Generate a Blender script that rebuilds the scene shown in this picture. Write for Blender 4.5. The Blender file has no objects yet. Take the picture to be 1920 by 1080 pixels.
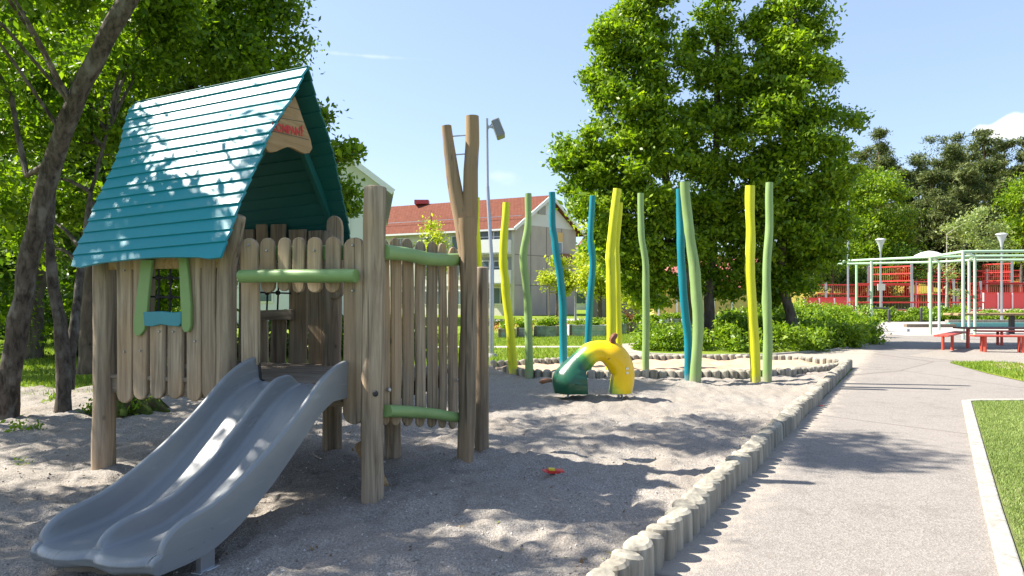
import bpy, math, random
import numpy as np
from mathutils import Vector, Matrix, noise as mnoise
S = bpy.context.scene
COL = S.collection
rad = math.radians
random.seed(7)

# ------------------------------------------------------------------ camera
cam_d = bpy.data.cameras.new("camera"); cam = bpy.data.objects.new("camera", cam_d); COL.objects.link(cam)
cam.location = (0, 0, 1.5); cam.rotation_euler = (rad(90), 0, 0)
cam_d.lens = 24; cam_d.sensor_width = 36; cam_d.shift_y = 20/1920
cam_d.clip_start = 0.05; cam_d.clip_end = 3000
S.camera = cam
# ------------------------------------------------------------------ light
SUN_EL = 48.0
SUNV = Vector((-0.985, 0.17, 0)).normalized()
w = bpy.data.worlds.new("World"); S.world = w; w.use_nodes = True
nt = w.node_tree; nt.nodes.clear()
wo = nt.nodes.new('ShaderNodeOutputWorld'); bg = nt.nodes.new('ShaderNodeBackground'); bg.inputs[1].default_value = 0.076
sky = nt.nodes.new('ShaderNodeTexSky'); sky.sky_type = 'NISHITA'; sky.sun_disc = False
sky.sun_elevation = rad(SUN_EL); sky.sun_rotation = math.atan2(SUNV.x, SUNV.y)
sky.air_density = 1.0; sky.dust_density = 1.0; sky.ozone_density = 1.0
tc = nt.nodes.new('ShaderNodeTexCoord')
def wmath(op, a, b=None, c=None):
    n = nt.nodes.new('ShaderNodeMath'); n.operation = op
    for i, s in enumerate((a, b, c)):
        if s is None: continue
        if isinstance(s, (int, float)): n.inputs[i].default_value = s
        else: nt.links.new(s, n.inputs[i])
    return n.outputs[0]
sep = nt.nodes.new('ShaderNodeSeparateXYZ'); nt.links.new(tc.outputs['Generated'], sep.inputs[0])
nz = nt.nodes.new('ShaderNodeTexNoise'); nz.inputs['Scale'].default_value = 22; nz.inputs['Detail'].default_value = 6
nt.links.new(tc.outputs['Generated'], nz.inputs['Vector'])
def cloud(px, py, wx, wz, soft, amt):
    d = Vector(((px-960)/1280, 1, (560-py)/1280)).normalized()
    dx = wmath('MULTIPLY', wmath('SUBTRACT', sep.outputs[0], d.x), 1/wx)
    dz = wmath('MULTIPLY', wmath('SUBTRACT', sep.outputs[2], d.z), 1/wz)
    r = wmath('SQRT', wmath('ADD', wmath('MULTIPLY', dx, dx), wmath('MULTIPLY', dz, dz)))
    r = wmath('ADD', r, wmath('MULTIPLY', wmath('SUBTRACT', nz.outputs[0], 0.5), 2.6))
    m = nt.nodes.new('ShaderNodeMapRange'); m.inputs[1].default_value = 1.0; m.inputs[2].default_value = 1.0-soft
    m.inputs[3].default_value = 0; m.inputs[4].default_value = amt; m.interpolation_type = 'SMOOTHSTEP'
    nt.links.new(r, m.inputs[0]); return wmath('MULTIPLY', m.outputs[0], wmath('GREATER_THAN', sep.outputs[1], 0))
c1 = cloud(1897, 241, .027, .014, .45, .95); c2 = cloud(935, 330, .05, .012, 1.6, .3); c3 = cloud(690, 105, .11, .0035, 1.5, .25)
mx = nt.nodes.new('ShaderNodeMix'); mx.data_type = 'RGBA'
hz = nt.nodes.new('ShaderNodeMix'); hz.data_type = 'RGBA'; hz.inputs[0].default_value = 0.28
hz.inputs[7].default_value = (4.4, 5.6, 8.4, 1)
nt.links.new(sky.outputs[0], hz.inputs[6])
nt.links.new(wmath('MAXIMUM', c1, wmath('MAXIMUM', c2, c3)), mx.inputs[0])
nt.links.new(hz.outputs[2], mx.inputs[6]); mx.inputs[7].default_value = (7.5, 7.5, 7.6, 1)
nt.links.new(mx.outputs[2], bg.inputs[0]); nt.links.new(bg.outputs[0], wo.inputs[0])
sd = bpy.data.lights.new("sun", 'SUN'); sd.energy = 5.0; sd.angle = rad(0.53); sd.color = (1, .94, .84)
so = bpy.data.objects.new("sun", sd); COL.objects.link(so)
tosun = Vector((SUNV.x*math.cos(rad(SUN_EL)), SUNV.y*math.cos(rad(SUN_EL)), math.sin(rad(SUN_EL))))
so.rotation_euler = tosun.to_track_quat('Z', 'Y').to_euler()
S.view_settings.view_transform = 'Standard'; S.view_settings.look = 'None'
S.view_settings.exposure = 1.46; S.view_settings.gamma = 1
S.cycles.max_bounces = 8; S.cycles.transparent_max_bounces = 8

# ------------------------------------------------------------------ geometry helpers
R_ = 1280.0; HZ = 560.0; HC = 1.5
def W(px, py, Z): return Vector(((px-960)/R_*Z, Z, HC-(py-HZ)/R_*Z))
def G(px, py, h=0.0):
    Z = (HC-h)*R_/(py-HZ); return Vector(((px-960)/R_*Z, Z, h))
OA = Vector((-3.42, 5.73)); U = Vector((.942, -.337)).normalized(); V = Vector((-U.y, U.x))
def on_v(px, py, v):
    r = (px-960)/R_; u = (r*(OA.y+v*V.y)-OA.x-v*V.x)/(U.x-r*U.y); Y = OA.y+u*U.y+v*V.y
    return u, HC+(HZ-py)/R_*Y
def on_u(px, py, u):
    r = (px-960)/R_; v = (r*(OA.y+u*U.y)-OA.x-u*U.x)/(V.x-r*V.y); Y = OA.y+u*U.y+v*V.y
    return v, HC+(HZ-py)/R_*Y
class MB:
    def __init__(s): s.v = []; s.f = []; s.m = []
    def add(s, vs, fs, mi=0):
        o = len(s.v); s.v += [tuple(x) for x in vs]; s.f += [tuple(i+o for i in f) for f in fs]; s.m += [mi]*len(fs); return s
    def box(s, c, d, rot=None, mi=0):
        c = Vector(c); vs = []
        for x in (-.5, .5):
            for y in (-.5, .5):
                for z in (-.5, .5):
                    p = Vector((x*d[0], y*d[1], z*d[2]))
                    if rot is not None: p = rot @ p
                    vs.append(c+p)
        return s.add(vs, [(0,1,3,2),(4,6,7,5),(0,4,5,1),(2,3,7,6),(0,2,6,4),(1,5,7,3)], mi)
    def box2(s, a, b, wd, ht, mi=0, up=(0,0,1)):
        a = Vector(a); b = Vector(b); d = b-a; L = d.length; x = d.normalized(); z = Vector(up); y = z.cross(x).normalized(); z = x.cross(y)
        return s.box((a+b)/2, (L, wd, ht), Matrix((x, y, z)).transposed(), mi)
    def tube(s, pts, rs, seg=12, jit=0.0, cap=True, seed=0, round_top=0.0, mi=0, flat=1.0):
        pts = [Vector(p) for p in pts]; n = len(pts)
        if isinstance(rs, (int, float)): rs = [rs]*n
        if round_top > 0:
            d = (pts[-1]-pts[-2]).normalized(); r = rs[-1]; e = pts.pop(); rs = list(rs); rs.pop()
            for k in range(4):
                a = k/3*math.pi/2*.8; pts.append(e-d*round_top*(1-math.sin(a))); rs.append(r*(1-(1-math.cos(a))*.9))
            n = len(pts)
        vs = []; fs = []; nref = None
        for i, p in enumerate(pts):
            t = (pts[min(i+1, n-1)]-pts[max(i-1, 0)]).normalized()
            if nref is None:
                a = Vector((0, 1, 0)) if abs(t.y) < .9 else Vector((1, 0, 0)); nref = (a-t*a.dot(t)).normalized()
            nref = (nref-t*nref.dot(t)).normalized(); b = t.cross(nref)
            for k in range(seg):
                an = 2*math.pi*k/seg; r = rs[i]
                if jit: r *= 1+jit*mnoise.noise(Vector((math.cos(an)*1.1+seed*7.1, math.sin(an)*1.1, (p-pts[0]).length*2.2+seed)))*2
                vs.append(p+nref*math.cos(an)*r+b*math.sin(an)*r*flat)
        for i in range(n-1):
            for k in range(seg):
                k2 = (k+1) % seg; fs.append((i*seg+k, i*seg+k2, (i+1)*seg+k2, (i+1)*seg+k))
        if cap: fs.append(tuple(reversed(range(seg)))); fs.append(tuple((n-1)*seg+k for k in range(seg)))
        return s.add(vs, fs, mi)
    def prism(s, outline, thick, frame, mi=0):
        # outline: (a,b) list; frame: function (a,b,c)->vec ; c from 0..thick
        n = len(outline); vs = [frame(a, b, 0) for a, b in outline]+[frame(a, b, thick) for a, b in outline]
        fs = [tuple(range(n)), tuple(reversed(range(n, 2*n)))]+[(i, i+n, (i+1) % n+n, (i+1) % n) for i in range(n)]
        return s.add(vs, fs, mi)
def tag(o, label=None, cat=None, group=None, kind=None):
    if label: o['label'] = label
    if cat: o['category'] = cat
    if group: o['group'] = group
    if kind: o['kind'] = kind
    return o
def finish(o, parent, mats):
    for m in (mats if isinstance(mats, (list, tuple)) else [mats]): o.data.materials.append(m)
    COL.objects.link(o)
    if parent: o.parent = parent
    return o
def obj(name, mb, mat, parent=None, smooth=False, bevel=0, loc=None, ang=40):
    me = bpy.data.meshes.new(name); 
    vs = mb.v
    if loc is not None: l = Vector(loc); vs = [tuple(Vector(v)-l) for v in vs]
    me.from_pydata(vs, [], mb.f); me.update()
    if any(mb.m): me.polygons.foreach_set('material_index', mb.m)
    import bmesh
    b = bmesh.new(); b.from_mesh(me); bmesh.ops.recalc_face_normals(b, faces=b.faces); b.to_mesh(me); b.free()
    if smooth:
        me.polygons.foreach_set('use_smooth', [True]*len(me.polygons)); me.set_sharp_from_angle(angle=rad(ang))
    o = bpy.data.objects.new(name, me); finish(o, parent, mat)
    if loc is not None: o.location = loc
    if bevel:
        bv = o.modifiers.new('bevel', 'BEVEL'); bv.width = bevel; bv.segments = 2; bv.limit_method = 'ANGLE'; bv.angle_limit = rad(38)
    return o
def empty(name, loc=(0,0,0), rz=0):
    o = bpy.data.objects.new(name, None); o.location = loc; o.rotation_euler = (0, 0, rz); o.empty_display_size = .2; COL.objects.link(o); return o
def npmesh(name, verts, faces, k, mat, parent=None, smooth=False):
    me = bpy.data.meshes.new(name); nv = len(verts); nf = len(faces)
    me.vertices.add(nv); me.vertices.foreach_set('co', verts.astype(np.float32).ravel())
    me.loops.add(nf*k); me.loops.foreach_set('vertex_index', faces.astype(np.int32).ravel())
    me.polygons.add(nf); me.polygons.foreach_set('loop_start', np.arange(0, nf*k, k, dtype=np.int32))
    me.polygons.foreach_set('loop_total', np.full(nf, k, dtype=np.int32))
    if smooth: me.polygons.foreach_set('use_smooth', [True]*nf)
    me.update(); o = bpy.data.objects.new(name, me); return finish(o, parent, mat)
def copy_tree(o, parent=None):
    c = o.copy(); COL.objects.link(c); c.parent = parent
    for ch in list(o.children): copy_tree(ch, c)
    return c

# ------------------------------------------------------------------ materials
class NM:
    def __init__(s, name):
        s.m = bpy.data.materials.new(name); s.m.use_nodes = True; s.t = s.m.node_tree; s.b = s.t.nodes['Principled BSDF']; s.out = s.t.nodes['Material Output']
    def n(s, t, **k):
        x = s.t.nodes.new(t)
        for a, v in k.items(): setattr(x, a, v)
        return x
    def link(s, a, b): s.t.links.new(a, b)
    def coord(s, scale=(1,1,1), kind='Object'):
        c = s.n('ShaderNodeTexCoord'); mp = s.n('ShaderNodeMapping'); mp.inputs['Scale'].default_value = scale
        s.link(c.outputs[kind], mp.inputs[0]); return mp.outputs[0]
    def noise(s, vec, scale, detail=4, rough=.55, dist=0):
        x = s.n('ShaderNodeTexNoise'); x.inputs['Scale'].default_value = scale; x.inputs['Detail'].default_value = detail
        x.inputs['Roughness'].default_value = rough; x.inputs['Distortion'].default_value = dist
        s.link(vec, x.inputs['Vector']); return x.outputs[0]
    def ramp(s, f, *stops):
        x = s.n('ShaderNodeValToRGB'); e = x.color_ramp.elements
        while len(e) < len(stops): e.new(.5)
        for i, (p, c) in enumerate(stops): e[i].position = p; e[i].color = (*c, 1) if len(c) == 3 else c
        s.link(f, x.inputs[0]); return x.outputs[0]
    def mix(s, f, a, b, mode='MIX'):
        x = s.n('ShaderNodeMix', data_type='RGBA', blend_type=mode)
        for i, q in ((0, f), (6, a), (7, b)):
            if isinstance(q, (int, float)): x.inputs[i].default_value = q
            elif isinstance(q, tuple): x.inputs[i].default_value = (*q, 1) if len(q) == 3 else q
            else: s.link(q, x.inputs[i])
        return x.outputs[2]
    def math(s, op, a, b=0.0):
        x = s.n('ShaderNodeMath', operation=op)
        for i, q in enumerate((a, b)):
            if isinstance(q, (int, float)): x.inputs[i].default_value = q
            else: s.link(q, x.inputs[i])
        return x.outputs[0]
    def bump(s, h, strength=.3, dist=.01):
        x = s.n('ShaderNodeBump'); x.inputs['Strength'].default_value = strength; x.inputs['Distance'].default_value = dist
        s.link(h, x.inputs['Height']); s.link(x.outputs[0], s.b.inputs['Normal'])
    def rnd(s):
        return s.n('ShaderNodeObjectInfo').outputs['Random']
    def col(s, c):
        if isinstance(c, tuple): s.b.inputs['Base Color'].default_value = (*c, 1)
        else: s.link(c, s.b.inputs['Base Color'])
    def set(s, rough=.5, metal=0, spec=.5):
        s.b.inputs['Roughness'].default_value = rough; s.b.inputs['Metallic'].default_value = metal
        s.b.inputs['Specular IOR Level'].default_value = spec; return s
G3 = lambda x: (x, x, x)
def wood(name, light, dark, stretch=(26, 26, 1.4), rough=.85, warm=None, crack=.6):
    m = NM(name); v = m.coord(stretch)
    a = m.noise(v, 1.0, 6, .6, .6); c = m.ramp(a, (.3, dark), (.68, light))
    big = m.noise(m.coord((2.2, 2.2, 1.1)), 1.6, 3); c = m.mix(.55, c, m.ramp(big, (.3, G3(.62)), (.7, G3(1.0))), 'MULTIPLY')
    if warm: c = m.mix(m.ramp(m.noise(m.coord((1.5, 1.5, .8)), 1.3, 2), (.45, G3(0)), (.7, G3(.75))), c, warm)
    cr = m.noise(m.coord((stretch[0]*1.2, stretch[1]*1.2, stretch[2]*.35) if stretch[2] < stretch[0] else (stretch[0]*.35, stretch[1]*1.2, stretch[2]*1.2)), 1.0, 2, .5, .3)
    crk = m.ramp(cr, (.30, G3(0)), (.35, G3(1)))
    c = m.mix(m.math('MULTIPLY', m.math('SUBTRACT', 1.0, crk), crack), c, tuple(x*.25 for x in dark))
    kn = m.n('ShaderNodeTexVoronoi'); kn.inputs['Scale'].default_value = 1.0; m.link(m.mix(.04, m.coord(tuple((3.4 if q > 5 else 2.2) for q in stretch)), m.n('ShaderNodeTexNoise').outputs['Color']), kn.inputs['Vector'])
    c = m.mix(m.ramp(kn.outputs['Distance'], (.03, G3(.8)), (.075, G3(0))), c, tuple(x*.35 for x in dark)) if crack >= .4 else c
    hv = m.n('ShaderNodeHueSaturation'); m.link(c, hv.inputs['Color']); m.link(m.math('ADD', m.math('MULTIPLY', m.rnd(), .4), .8), hv.inputs['Value'])
    m.col(hv.outputs[0]); m.bump(m.mix(.5, a, crk, 'MULTIPLY'), .55, .006); m.set(rough, 0, .25); return m.m
WOOD = wood('weathered_wood', (.45, .355, .25), (.145, .108, .072), warm=(.38, .245, .13))
WOODH = wood('weathered_wood_horizontal', (.34, .28, .21), (.15, .115, .08), stretch=(1.6, 24, 24))
FRESH = wood('pine_wood', (.50, .35, .19), (.30, .175, .075), stretch=(24, 1.2, 16), crack=.25)
LOGW = wood('pale_log_wood', (.40, .37, .30), (.20, .18, .145), stretch=(18, 18, 2), crack=.4)
def paint(name, c, rough=.5, spec=.5, var=.25, bumpy=.25, grain=(14, 14, 1.2), chips=0, under=(.3, .25, .18)):
    m = NM(name); a = m.noise(m.coord(grain), 1.0, 5, .6, .4); b = m.noise(m.coord(), 2.3, 3)
    cc = m.mix(m.ramp(a, (.3, G3(var)), (.7, G3(0))), c, tuple(x*.6 for x in c)); cc = m.mix(m.ramp(b, (.35, G3(var*.8)), (.65, G3(0))), cc, tuple(min(1, x*1.35+.01) for x in c))
    if grain[2] < 2:
        g2 = m.noise(m.coord((30, 30, 1.1)), 1.0, 3, .6, .4); cc = m.mix(m.ramp(g2, (.30, G3(.55)), (.36, G3(0))), cc, tuple(x*.3 for x in c))
        sz = m.n('ShaderNodeSeparateXYZ'); tcz = m.n('ShaderNodeTexCoord'); m.link(tcz.outputs['Object'], sz.inputs[0])
        dz = m.math('ADD', sz.outputs[2], m.math('MULTIPLY', m.noise(m.coord(), 9, 5, .7), .5)); 
        if chips: cc = m.mix(m.ramp(dz, (.22, G3(.65)), (.46, G3(0))), cc, (.30, .26, .20)); cc = m.mix(m.ramp(m.noise(m.coord((16, 16, 5)), 1.3, 6, .75), (.655, G3(0)), (.67, G3(.7))), cc, under)
    m.col(cc); m.bump(a, bumpy, .005); m.set(rough, 0, spec); return m.m
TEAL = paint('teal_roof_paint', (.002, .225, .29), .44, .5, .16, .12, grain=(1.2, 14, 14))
TEALD = paint('teal_shaded_paint', (.008, .10, .095), .6, .3, .16, .12, grain=(1.2, 14, 14))  # darker copy of the roof teal, shade under the roof put into the colour
TEALP = paint('teal_pole_paint', (.0, .19, .25), .5, .4, .22, .5, chips=1)
YELP = paint('yellow_pole_paint', (.56, .57, .015), .5, .4, .18, .5, chips=1)
GRNP = paint('sage_pole_paint', (.22, .33, .115), .5, .4, .2, .5, chips=1)
SAGE = paint('sage_board_paint', (.19, .31, .105), .5, .4, .2, .3, grain=(1.6, 14, 14))
def flat(name, c, rough=.5, metal=0, spec=.5, var=.12, sc=8):
    m = NM(name); a = m.noise(m.coord(), sc, 5, .6); m.col(m.mix(m.ramp(a, (.3, G3(var)), (.7, G3(0))), c, tuple(x*.55 for x in c))); m.set(rough, metal, spec); return m.m
PLAST = NM('slide_plastic')
_a = PLAST.noise(PLAST.coord((30, 1.2, 3)), 2.0, 6, .65); _b = PLAST.noise(PLAST.coord(), 3, 4)
PLAST.col(PLAST.mix(PLAST.ramp(_b, (.3, G3(.35)), (.7, G3(0))), PLAST.ramp(_a, (.3, (.185, .20, .212)), (.72, (.215, .232, .243))), (.235, .24, .24)))
_s = PLAST.noise(PLAST.coord((150, .9, 12)), 1.6, 2, .5, .1); _d = PLAST.noise(PLAST.coord((6, 2.2, 6)), 1.6, 6, .75)
_pc = PLAST.b.inputs['Base Color'].links[0].from_socket; _pc = PLAST.mix(PLAST.ramp(_s, (.64, G3(0)), (.70, G3(.22))), _pc, (.34, .36, .37)); _pc = PLAST.mix(PLAST.ramp(_d, (.52, G3(0)), (.75, G3(.3))), _pc, (.24, .235, .22)); PLAST.col(_pc)
PLAST.link(PLAST.ramp(_a, (.25, G3(.24)), (.75, G3(.42))), PLAST.b.inputs['Roughness']); PLAST.bump(_a, .06, .002); PLAST.b.inputs['Specular IOR Level'].default_value = .55; PLAST = PLAST.m
RUBBER = flat('black_rubber', (.02, .02, .02), .6); ROPE = flat('black_rope', (.02, .019, .018), .9, sc=60)
STEEL = flat('galvanised_steel', (.42, .44, .47), .38, .8, .5, .2, 20); DSTEEL = flat('dark_steel', (.03, .03, .033), .5)
REDT = flat('red_letter_paint', (.50, .03, .02), .6)
BARK = wood('bark', (.16, .13, .10), (.045, .036, .028), stretch=(9, 9, 2.6), crack=.5)
def bark2():
    m = NM('lichen_bark'); a = m.noise(m.coord((14, 14, 5)), 1.2, 7, .65, .5); b = m.noise(m.coord((3, 3, 2)), 2, 4)
    c = m.ramp(a, (.34, (.025, .02, .015)), (.6, (.11, .09, .07))); c = m.mix(m.ramp(b, (.52, G3(0)), (.66, G3(.5))), c, (.24, .225, .19))
    m.col(c); m.bump(a, .9, .03); m.set(.9, 0, .2); return m.m
BARKL = bark2()
BIRCH = wood('pale_bark', (.5, .47, .42), (.2, .18, .15), stretch=(6, 6, 9), crack=.5)
def leafm(name, c1, c2, c3, trans=.38, rough=.45):
    m = NM(name); g = m.n('ShaderNodeNewGeometry'); r = g.outputs['Random Per Island']
    big = m.noise(m.coord(), .55, 2); f = m.math('ADD', m.math('MULTIPLY', r, .65), m.math('MULTIPLY', big, .5))
    c = m.ramp(f, (.2, c1), (.55, c2), (.95, c3)); m.col(c); m.set(rough, 0, .35)
    t = m.n('ShaderNodeBsdfTranslucent'); m.link(m.mix(1.0, c, (1.5, 1.55, .55), 'MULTIPLY'), t.inputs[0])
    mixs = m.n('ShaderNodeMixShader'); mixs.inputs[0].default_value = trans
    m.link(m.b.outputs[0], mixs.inputs[1]); m.link(t.outputs[0], mixs.inputs[2]); m.link(mixs.outputs[0], m.out.inputs[0]); return m.m
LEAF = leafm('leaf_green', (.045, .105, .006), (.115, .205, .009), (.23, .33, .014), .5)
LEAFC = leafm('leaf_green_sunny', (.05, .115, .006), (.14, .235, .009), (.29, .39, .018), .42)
LEAFY = leafm('leaf_yellow_green', (.22, .29, .02), (.38, .44, .03), (.54, .56, .08))
LEAFB = leafm('leaf_bush', (.07, .14, .01), (.15, .25, .012), (.28, .38, .025))
LEAFD = leafm('leaf_dark', (.025, .065, .008), (.05, .11, .01), (.09, .16, .015), .3)
PINE = leafm('pine_needles', (.04, .068, .02), (.09, .12, .03), (.17, .185, .06), .2, .7)
GRASSB = leafm('grass_blades', (.10, .17, .015), (.17, .26, .02), (.27, .34, .045), .3, .6)
TURFB = leafm('turf_fibres', (.12, .18, .035), (.19, .27, .06), (.32, .38, .13), .2, .6)

# ---- ground materials
def gravelm():
    m = NM('gravel'); c0 = m.coord()
    f = m.noise(c0, 75, 3, .8); g = m.noise(c0, 260, 2, .8); b = m.noise(c0, 1.1, 4); vo = m.n('ShaderNodeTexVoronoi'); vo.inputs['Scale'].default_value = 120; m.link(c0, vo.inputs['Vector'])
    c = m.ramp(f, (.28, (.145, .13, .113)), (.5, (.30, .272, .24)), (.74, (.52, .48, .43)))
    c = m.mix(.55, c, m.ramp(vo.outputs['Color'], (.1, G3(.45)), (.8, G3(1.15))), 'MULTIPLY')
    c = m.mix(m.ramp(b, (.35, G3(.35)), (.6, G3(0))), c, (.27, .22, .17))
    m.col(c); m.bump(m.mix(.5, f, vo.outputs['Distance']), .9, .012); m.set(.95, 0, .15); return m.m
def asphaltm():
    m = NM('asphalt'); c0 = m.coord()
    vo = m.n('ShaderNodeTexVoronoi'); vo.inputs['Scale'].default_value = 95; m.link(c0, vo.inputs['Vector'])
    b = m.noise(c0, .5, 5, .6); c = m.ramp(vo.outputs['Color'], (.1, (.155, .139, .123)), (.5, (.215, .194, .174)), (.95, (.29, .265, .24)))
    c = m.mix(m.ramp(b, (.35, G3(.35)), (.65, G3(0))), c, (.275, .246, .218))
    b2 = m.noise(c0, 2.6, 6, .7); c = m.mix(m.ramp(b2, (.52, G3(0)), (.72, G3(.45))), c, (.13, .112, .098))
    sx = m.n('ShaderNodeSeparateXYZ'); m.link(c0, sx.inputs[0])
    d = m.math('SUBTRACT', m.math('SUBTRACT', sx.outputs[0], .783), m.math('MULTIPLY', m.math('SUBTRACT', sx.outputs[1], 3.84), .5935))
    dd = m.math('ADD', d, m.math('MULTIPLY', m.math('SUBTRACT', m.noise(c0, 5, 6, .75), .5), 1.3))
    c = m.mix(m.ramp(dd, (.12, G3(.75)), (.42, G3(0))), c, (.36, .315, .26))
    sp = m.noise(c0, 55, 2, .9); c = m.mix(m.ramp(sp, (.66, G3(0)), (.72, G3(.7))), c, (.10, .085, .075))
    cr = m.n('ShaderNodeTexVoronoi', feature='DISTANCE_TO_EDGE'); cr.inputs['Scale'].default_value = .22; 
    dn = m.mix(.12, c0, m.n('ShaderNodeTexNoise').outputs['Color']); m.link(dn, cr.inputs['Vector'])
    c = m.mix(m.ramp(cr.outputs['Distance'], (.0, G3(.8)), (.006, G3(0))), c, (.12, .10, .09))
    m.col(c); m.bump(vo.outputs['Distance'], .5, .006); m.set(.9, 0, .2); return m.m
def sandm():
    m = NM('sand'); c0 = m.coord(); a = m.noise(c0, 40, 3, .7); b = m.noise(c0, 2.2, 3)
    c = m.mix(.5, m.ramp(a, (.3, (.36, .25, .16)), (.7, (.52, .38, .27))), m.ramp(b, (.3, (.38, .26, .17)), (.7, (.5, .37, .27)))); m.col(c); m.bump(a, .6, .01); m.set(.95, 0, .1); return m.m
def grassm(name, a1, a2, a3, s=1.0):
    m = NM(name); c0 = m.coord(); a = m.noise(c0, 30*s, 4, .8); b = m.noise(c0, .35*s, 4, .6); c = m.ramp(a, (.3, a1), (.6, a2)); c = m.mix(m.ramp(b, (.42, G3(0)), (.62, G3(.6))), c, a3)
    m.col(c); m.bump(a, .9, .03); m.set(.95, 0, .1); return m.m
GRAVEL = gravelm(); ASPH = asphaltm(); SAND = sandm()
GRASS = grassm('lawn_grass', (.07, .13, .012), (.16, .24, .022), (.26, .28, .05)); TURF = grassm('artificial_turf', (.12, .15, .04), (.20, .24, .08), (.24, .26, .10), 3)
PAVE = flat('pale_paving', (.38, .345, .31), .9, var=.25, sc=3); COURT = flat('pink_court', (.42, .27, .23), .9, var=.2, sc=2); DIRT = flat('dry_dirt', (.40, .30, .22), .95, var=.4, sc=5)
HILLM = grassm('hill_grass', (.12, .15, .02), (.28, .25, .05), (.32, .20, .05), .4)

# ------------------------------------------------------------------ setting: ground
def sheet(name, pts, z, mat, label=None, cat=None, kind='structure'):
    mb = MB(); mb.add([(p[0], p[1], z) for p in pts], [tuple(range(len(pts)))]); o = obj(name, mb, mat); tag(o, label, cat, kind=kind)
    return o
def gp(*l): return [G(x, y) for x, y in l]
sheet('ground', [(-900, -200), (900, -200), (900, 1500), (-900, 1500)], 0.0, GRASS)
PAL0 = Vector((.783, 3.84)); PALD = Vector((.5935, 1)).normalized()
def pal(s): return PAL0+PALD*s
near = pal(-4.5)
sheet('path', [(near.x, near.y), (40, -.6), (40, 47)] + [G(x, y) for x, y in ((1640, 600), (1655, 628), (1640, 643), (1560, 656), (1440, 665), (1300, 667), (1212, 663), (1188, 659), (1200, 643), (1167, 645), (1092, 662), (1050, 683), (1200, 690), (1600, 692))], .008, ASPH)
sheet('footpath', gp((300, 653.5), (1130, 651.5), (1140, 649), (300, 650)), .006, PAVE)
sheet('footpath', gp((900, 604), (1300, 599), (1420, 597), (1420, 594.5), (900, 599.5)), .006, PAVE)
sheet('plaza', gp((1600, 621), (1700, 630), (1930, 628), (2300, 628), (2300, 603), (1580, 603)), .012, PAVE)
sheet('court_ground', [(22, 62), (110, 62), (110, 125), (36, 125)], .004, COURT)
sheet('bench_ground', gp((1700, 668), (1770, 656), (1920, 655), (2150, 655), (2150, 690), (1925, 684), (1790, 677)), .012, GRAVEL)
sheet('dirt', gp((1850, 683), (1930, 681), (2100, 690), (2100, 704), (1925, 699), (1870, 692)), .020, DIRT)
sheet('grass_verge', gp((1780, 681), (1850, 679), (1925, 684), (2050, 690), (2200, 745), (1930, 719), (1850, 701)), .017, GRASS)
# --- noise fields
def vnoise(x, y, seed=0):
    rs = np.random.RandomState(seed); T = rs.rand(256, 256)
    xi = np.floor(x).astype(int); yi = np.floor(y).astype(int); fx = x-xi; fy = y-yi; fx = fx*fx*(3-2*fx); fy = fy*fy*(3-2*fy)
    g = lambda a, b: T[a % 256, b % 256]
    return (g(xi, yi)*(1-fx)+g(xi+1, yi)*fx)*(1-fy)+(g(xi, yi+1)*(1-fx)+g(xi+1, yi+1)*fx)*fy
def fbm(x, y, f, o=3, seed=0):
    a = 0; am = 1; t = 0
    for k in range(o): a = a+am*vnoise(x*f*2**k+k*17.3+50, y*f*2**k+50, seed+k); t += am; am *= .55
    return a/t
def interp(px, L):
    return np.interp(px, [a for a, b in L], [b for a, b in L])
ZF = lambda y: HC*R_/(y-HZ)
far_row = [(925, 691), (980, 689), (1050, 685), (1130, 681), (1190, 679), (1300, 678), (1440, 679), (1480, 681), (1554, 687), (1588, 691)]
near_row = [(925, 694), (950, 703), (985, 710), (1040, 713), (1180, 713), (1280, 712), (1380, 712), (1470, 709), (1540, 702), (1585, 694)]
def grid(name, x0, x1, y0, y1, st, mat, hf, mask):
    xs = np.arange(x0, x1, st); ys = np.geomspace(y0, y1, int((y1-y0)/st*.75)); X, Y = np.meshgrid(xs, ys)
    H = hf(X, Y); M = mask(X, Y); H = np.where(M, H, -.08)
    v = np.stack([X, Y, H], -1).reshape(-1, 3); nx = len(xs); ny = len(ys)
    i = (np.arange(ny-1)[:, None]*nx+np.arange(nx-1)[None, :]).ravel(); f = np.stack([i, i+1, i+nx+1, i+nx], -1)
    Mr = M.ravel(); keep = Mr[f].any(1); f = f[keep]
    o = npmesh(name, v, f, 4, mat, smooth=True); return tag(o, kind='structure')
bumps = [(random.uniform(-7, 6), random.uniform(2.5, 13), random.uniform(.1, .3), random.uniform(-.035, .028)) for _ in range(520)]
def gh(X, Y):
    h = .06+(fbm(X, Y, 1.1, 2, 3)-.5)*.055+(fbm(X, Y, 4.2, 2, 9)-.5)*.082+(np.abs(fbm(X, Y, 7.5, 2, 19)-.5))*-.10+.012
    for bx, by, r, a in bumps: h = h+a*np.exp(-((X-bx)**2+(Y-by)**2)/r**2)
    h = h-.03*np.exp(-((X+2.2)**2+(Y-3.4)**2)/.5)
    for bx, by in ((-3.42, 5.75), (-.99, 4.92), (-.41, 6.05), (-1.66, 6.36), (-.29, 6.5), (-3.0, 6.95)):
        q = (X-bx)**2+(Y-by)**2; h = h+.045*np.exp(-q/.05)-.02*np.exp(-q/.25)
    d = (X-PAL0.x)*PALD.y-(Y-PAL0.y)*PALD.x
    return np.maximum(h+.03*np.clip((d+.5)*2, 0, 1), .013)
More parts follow.
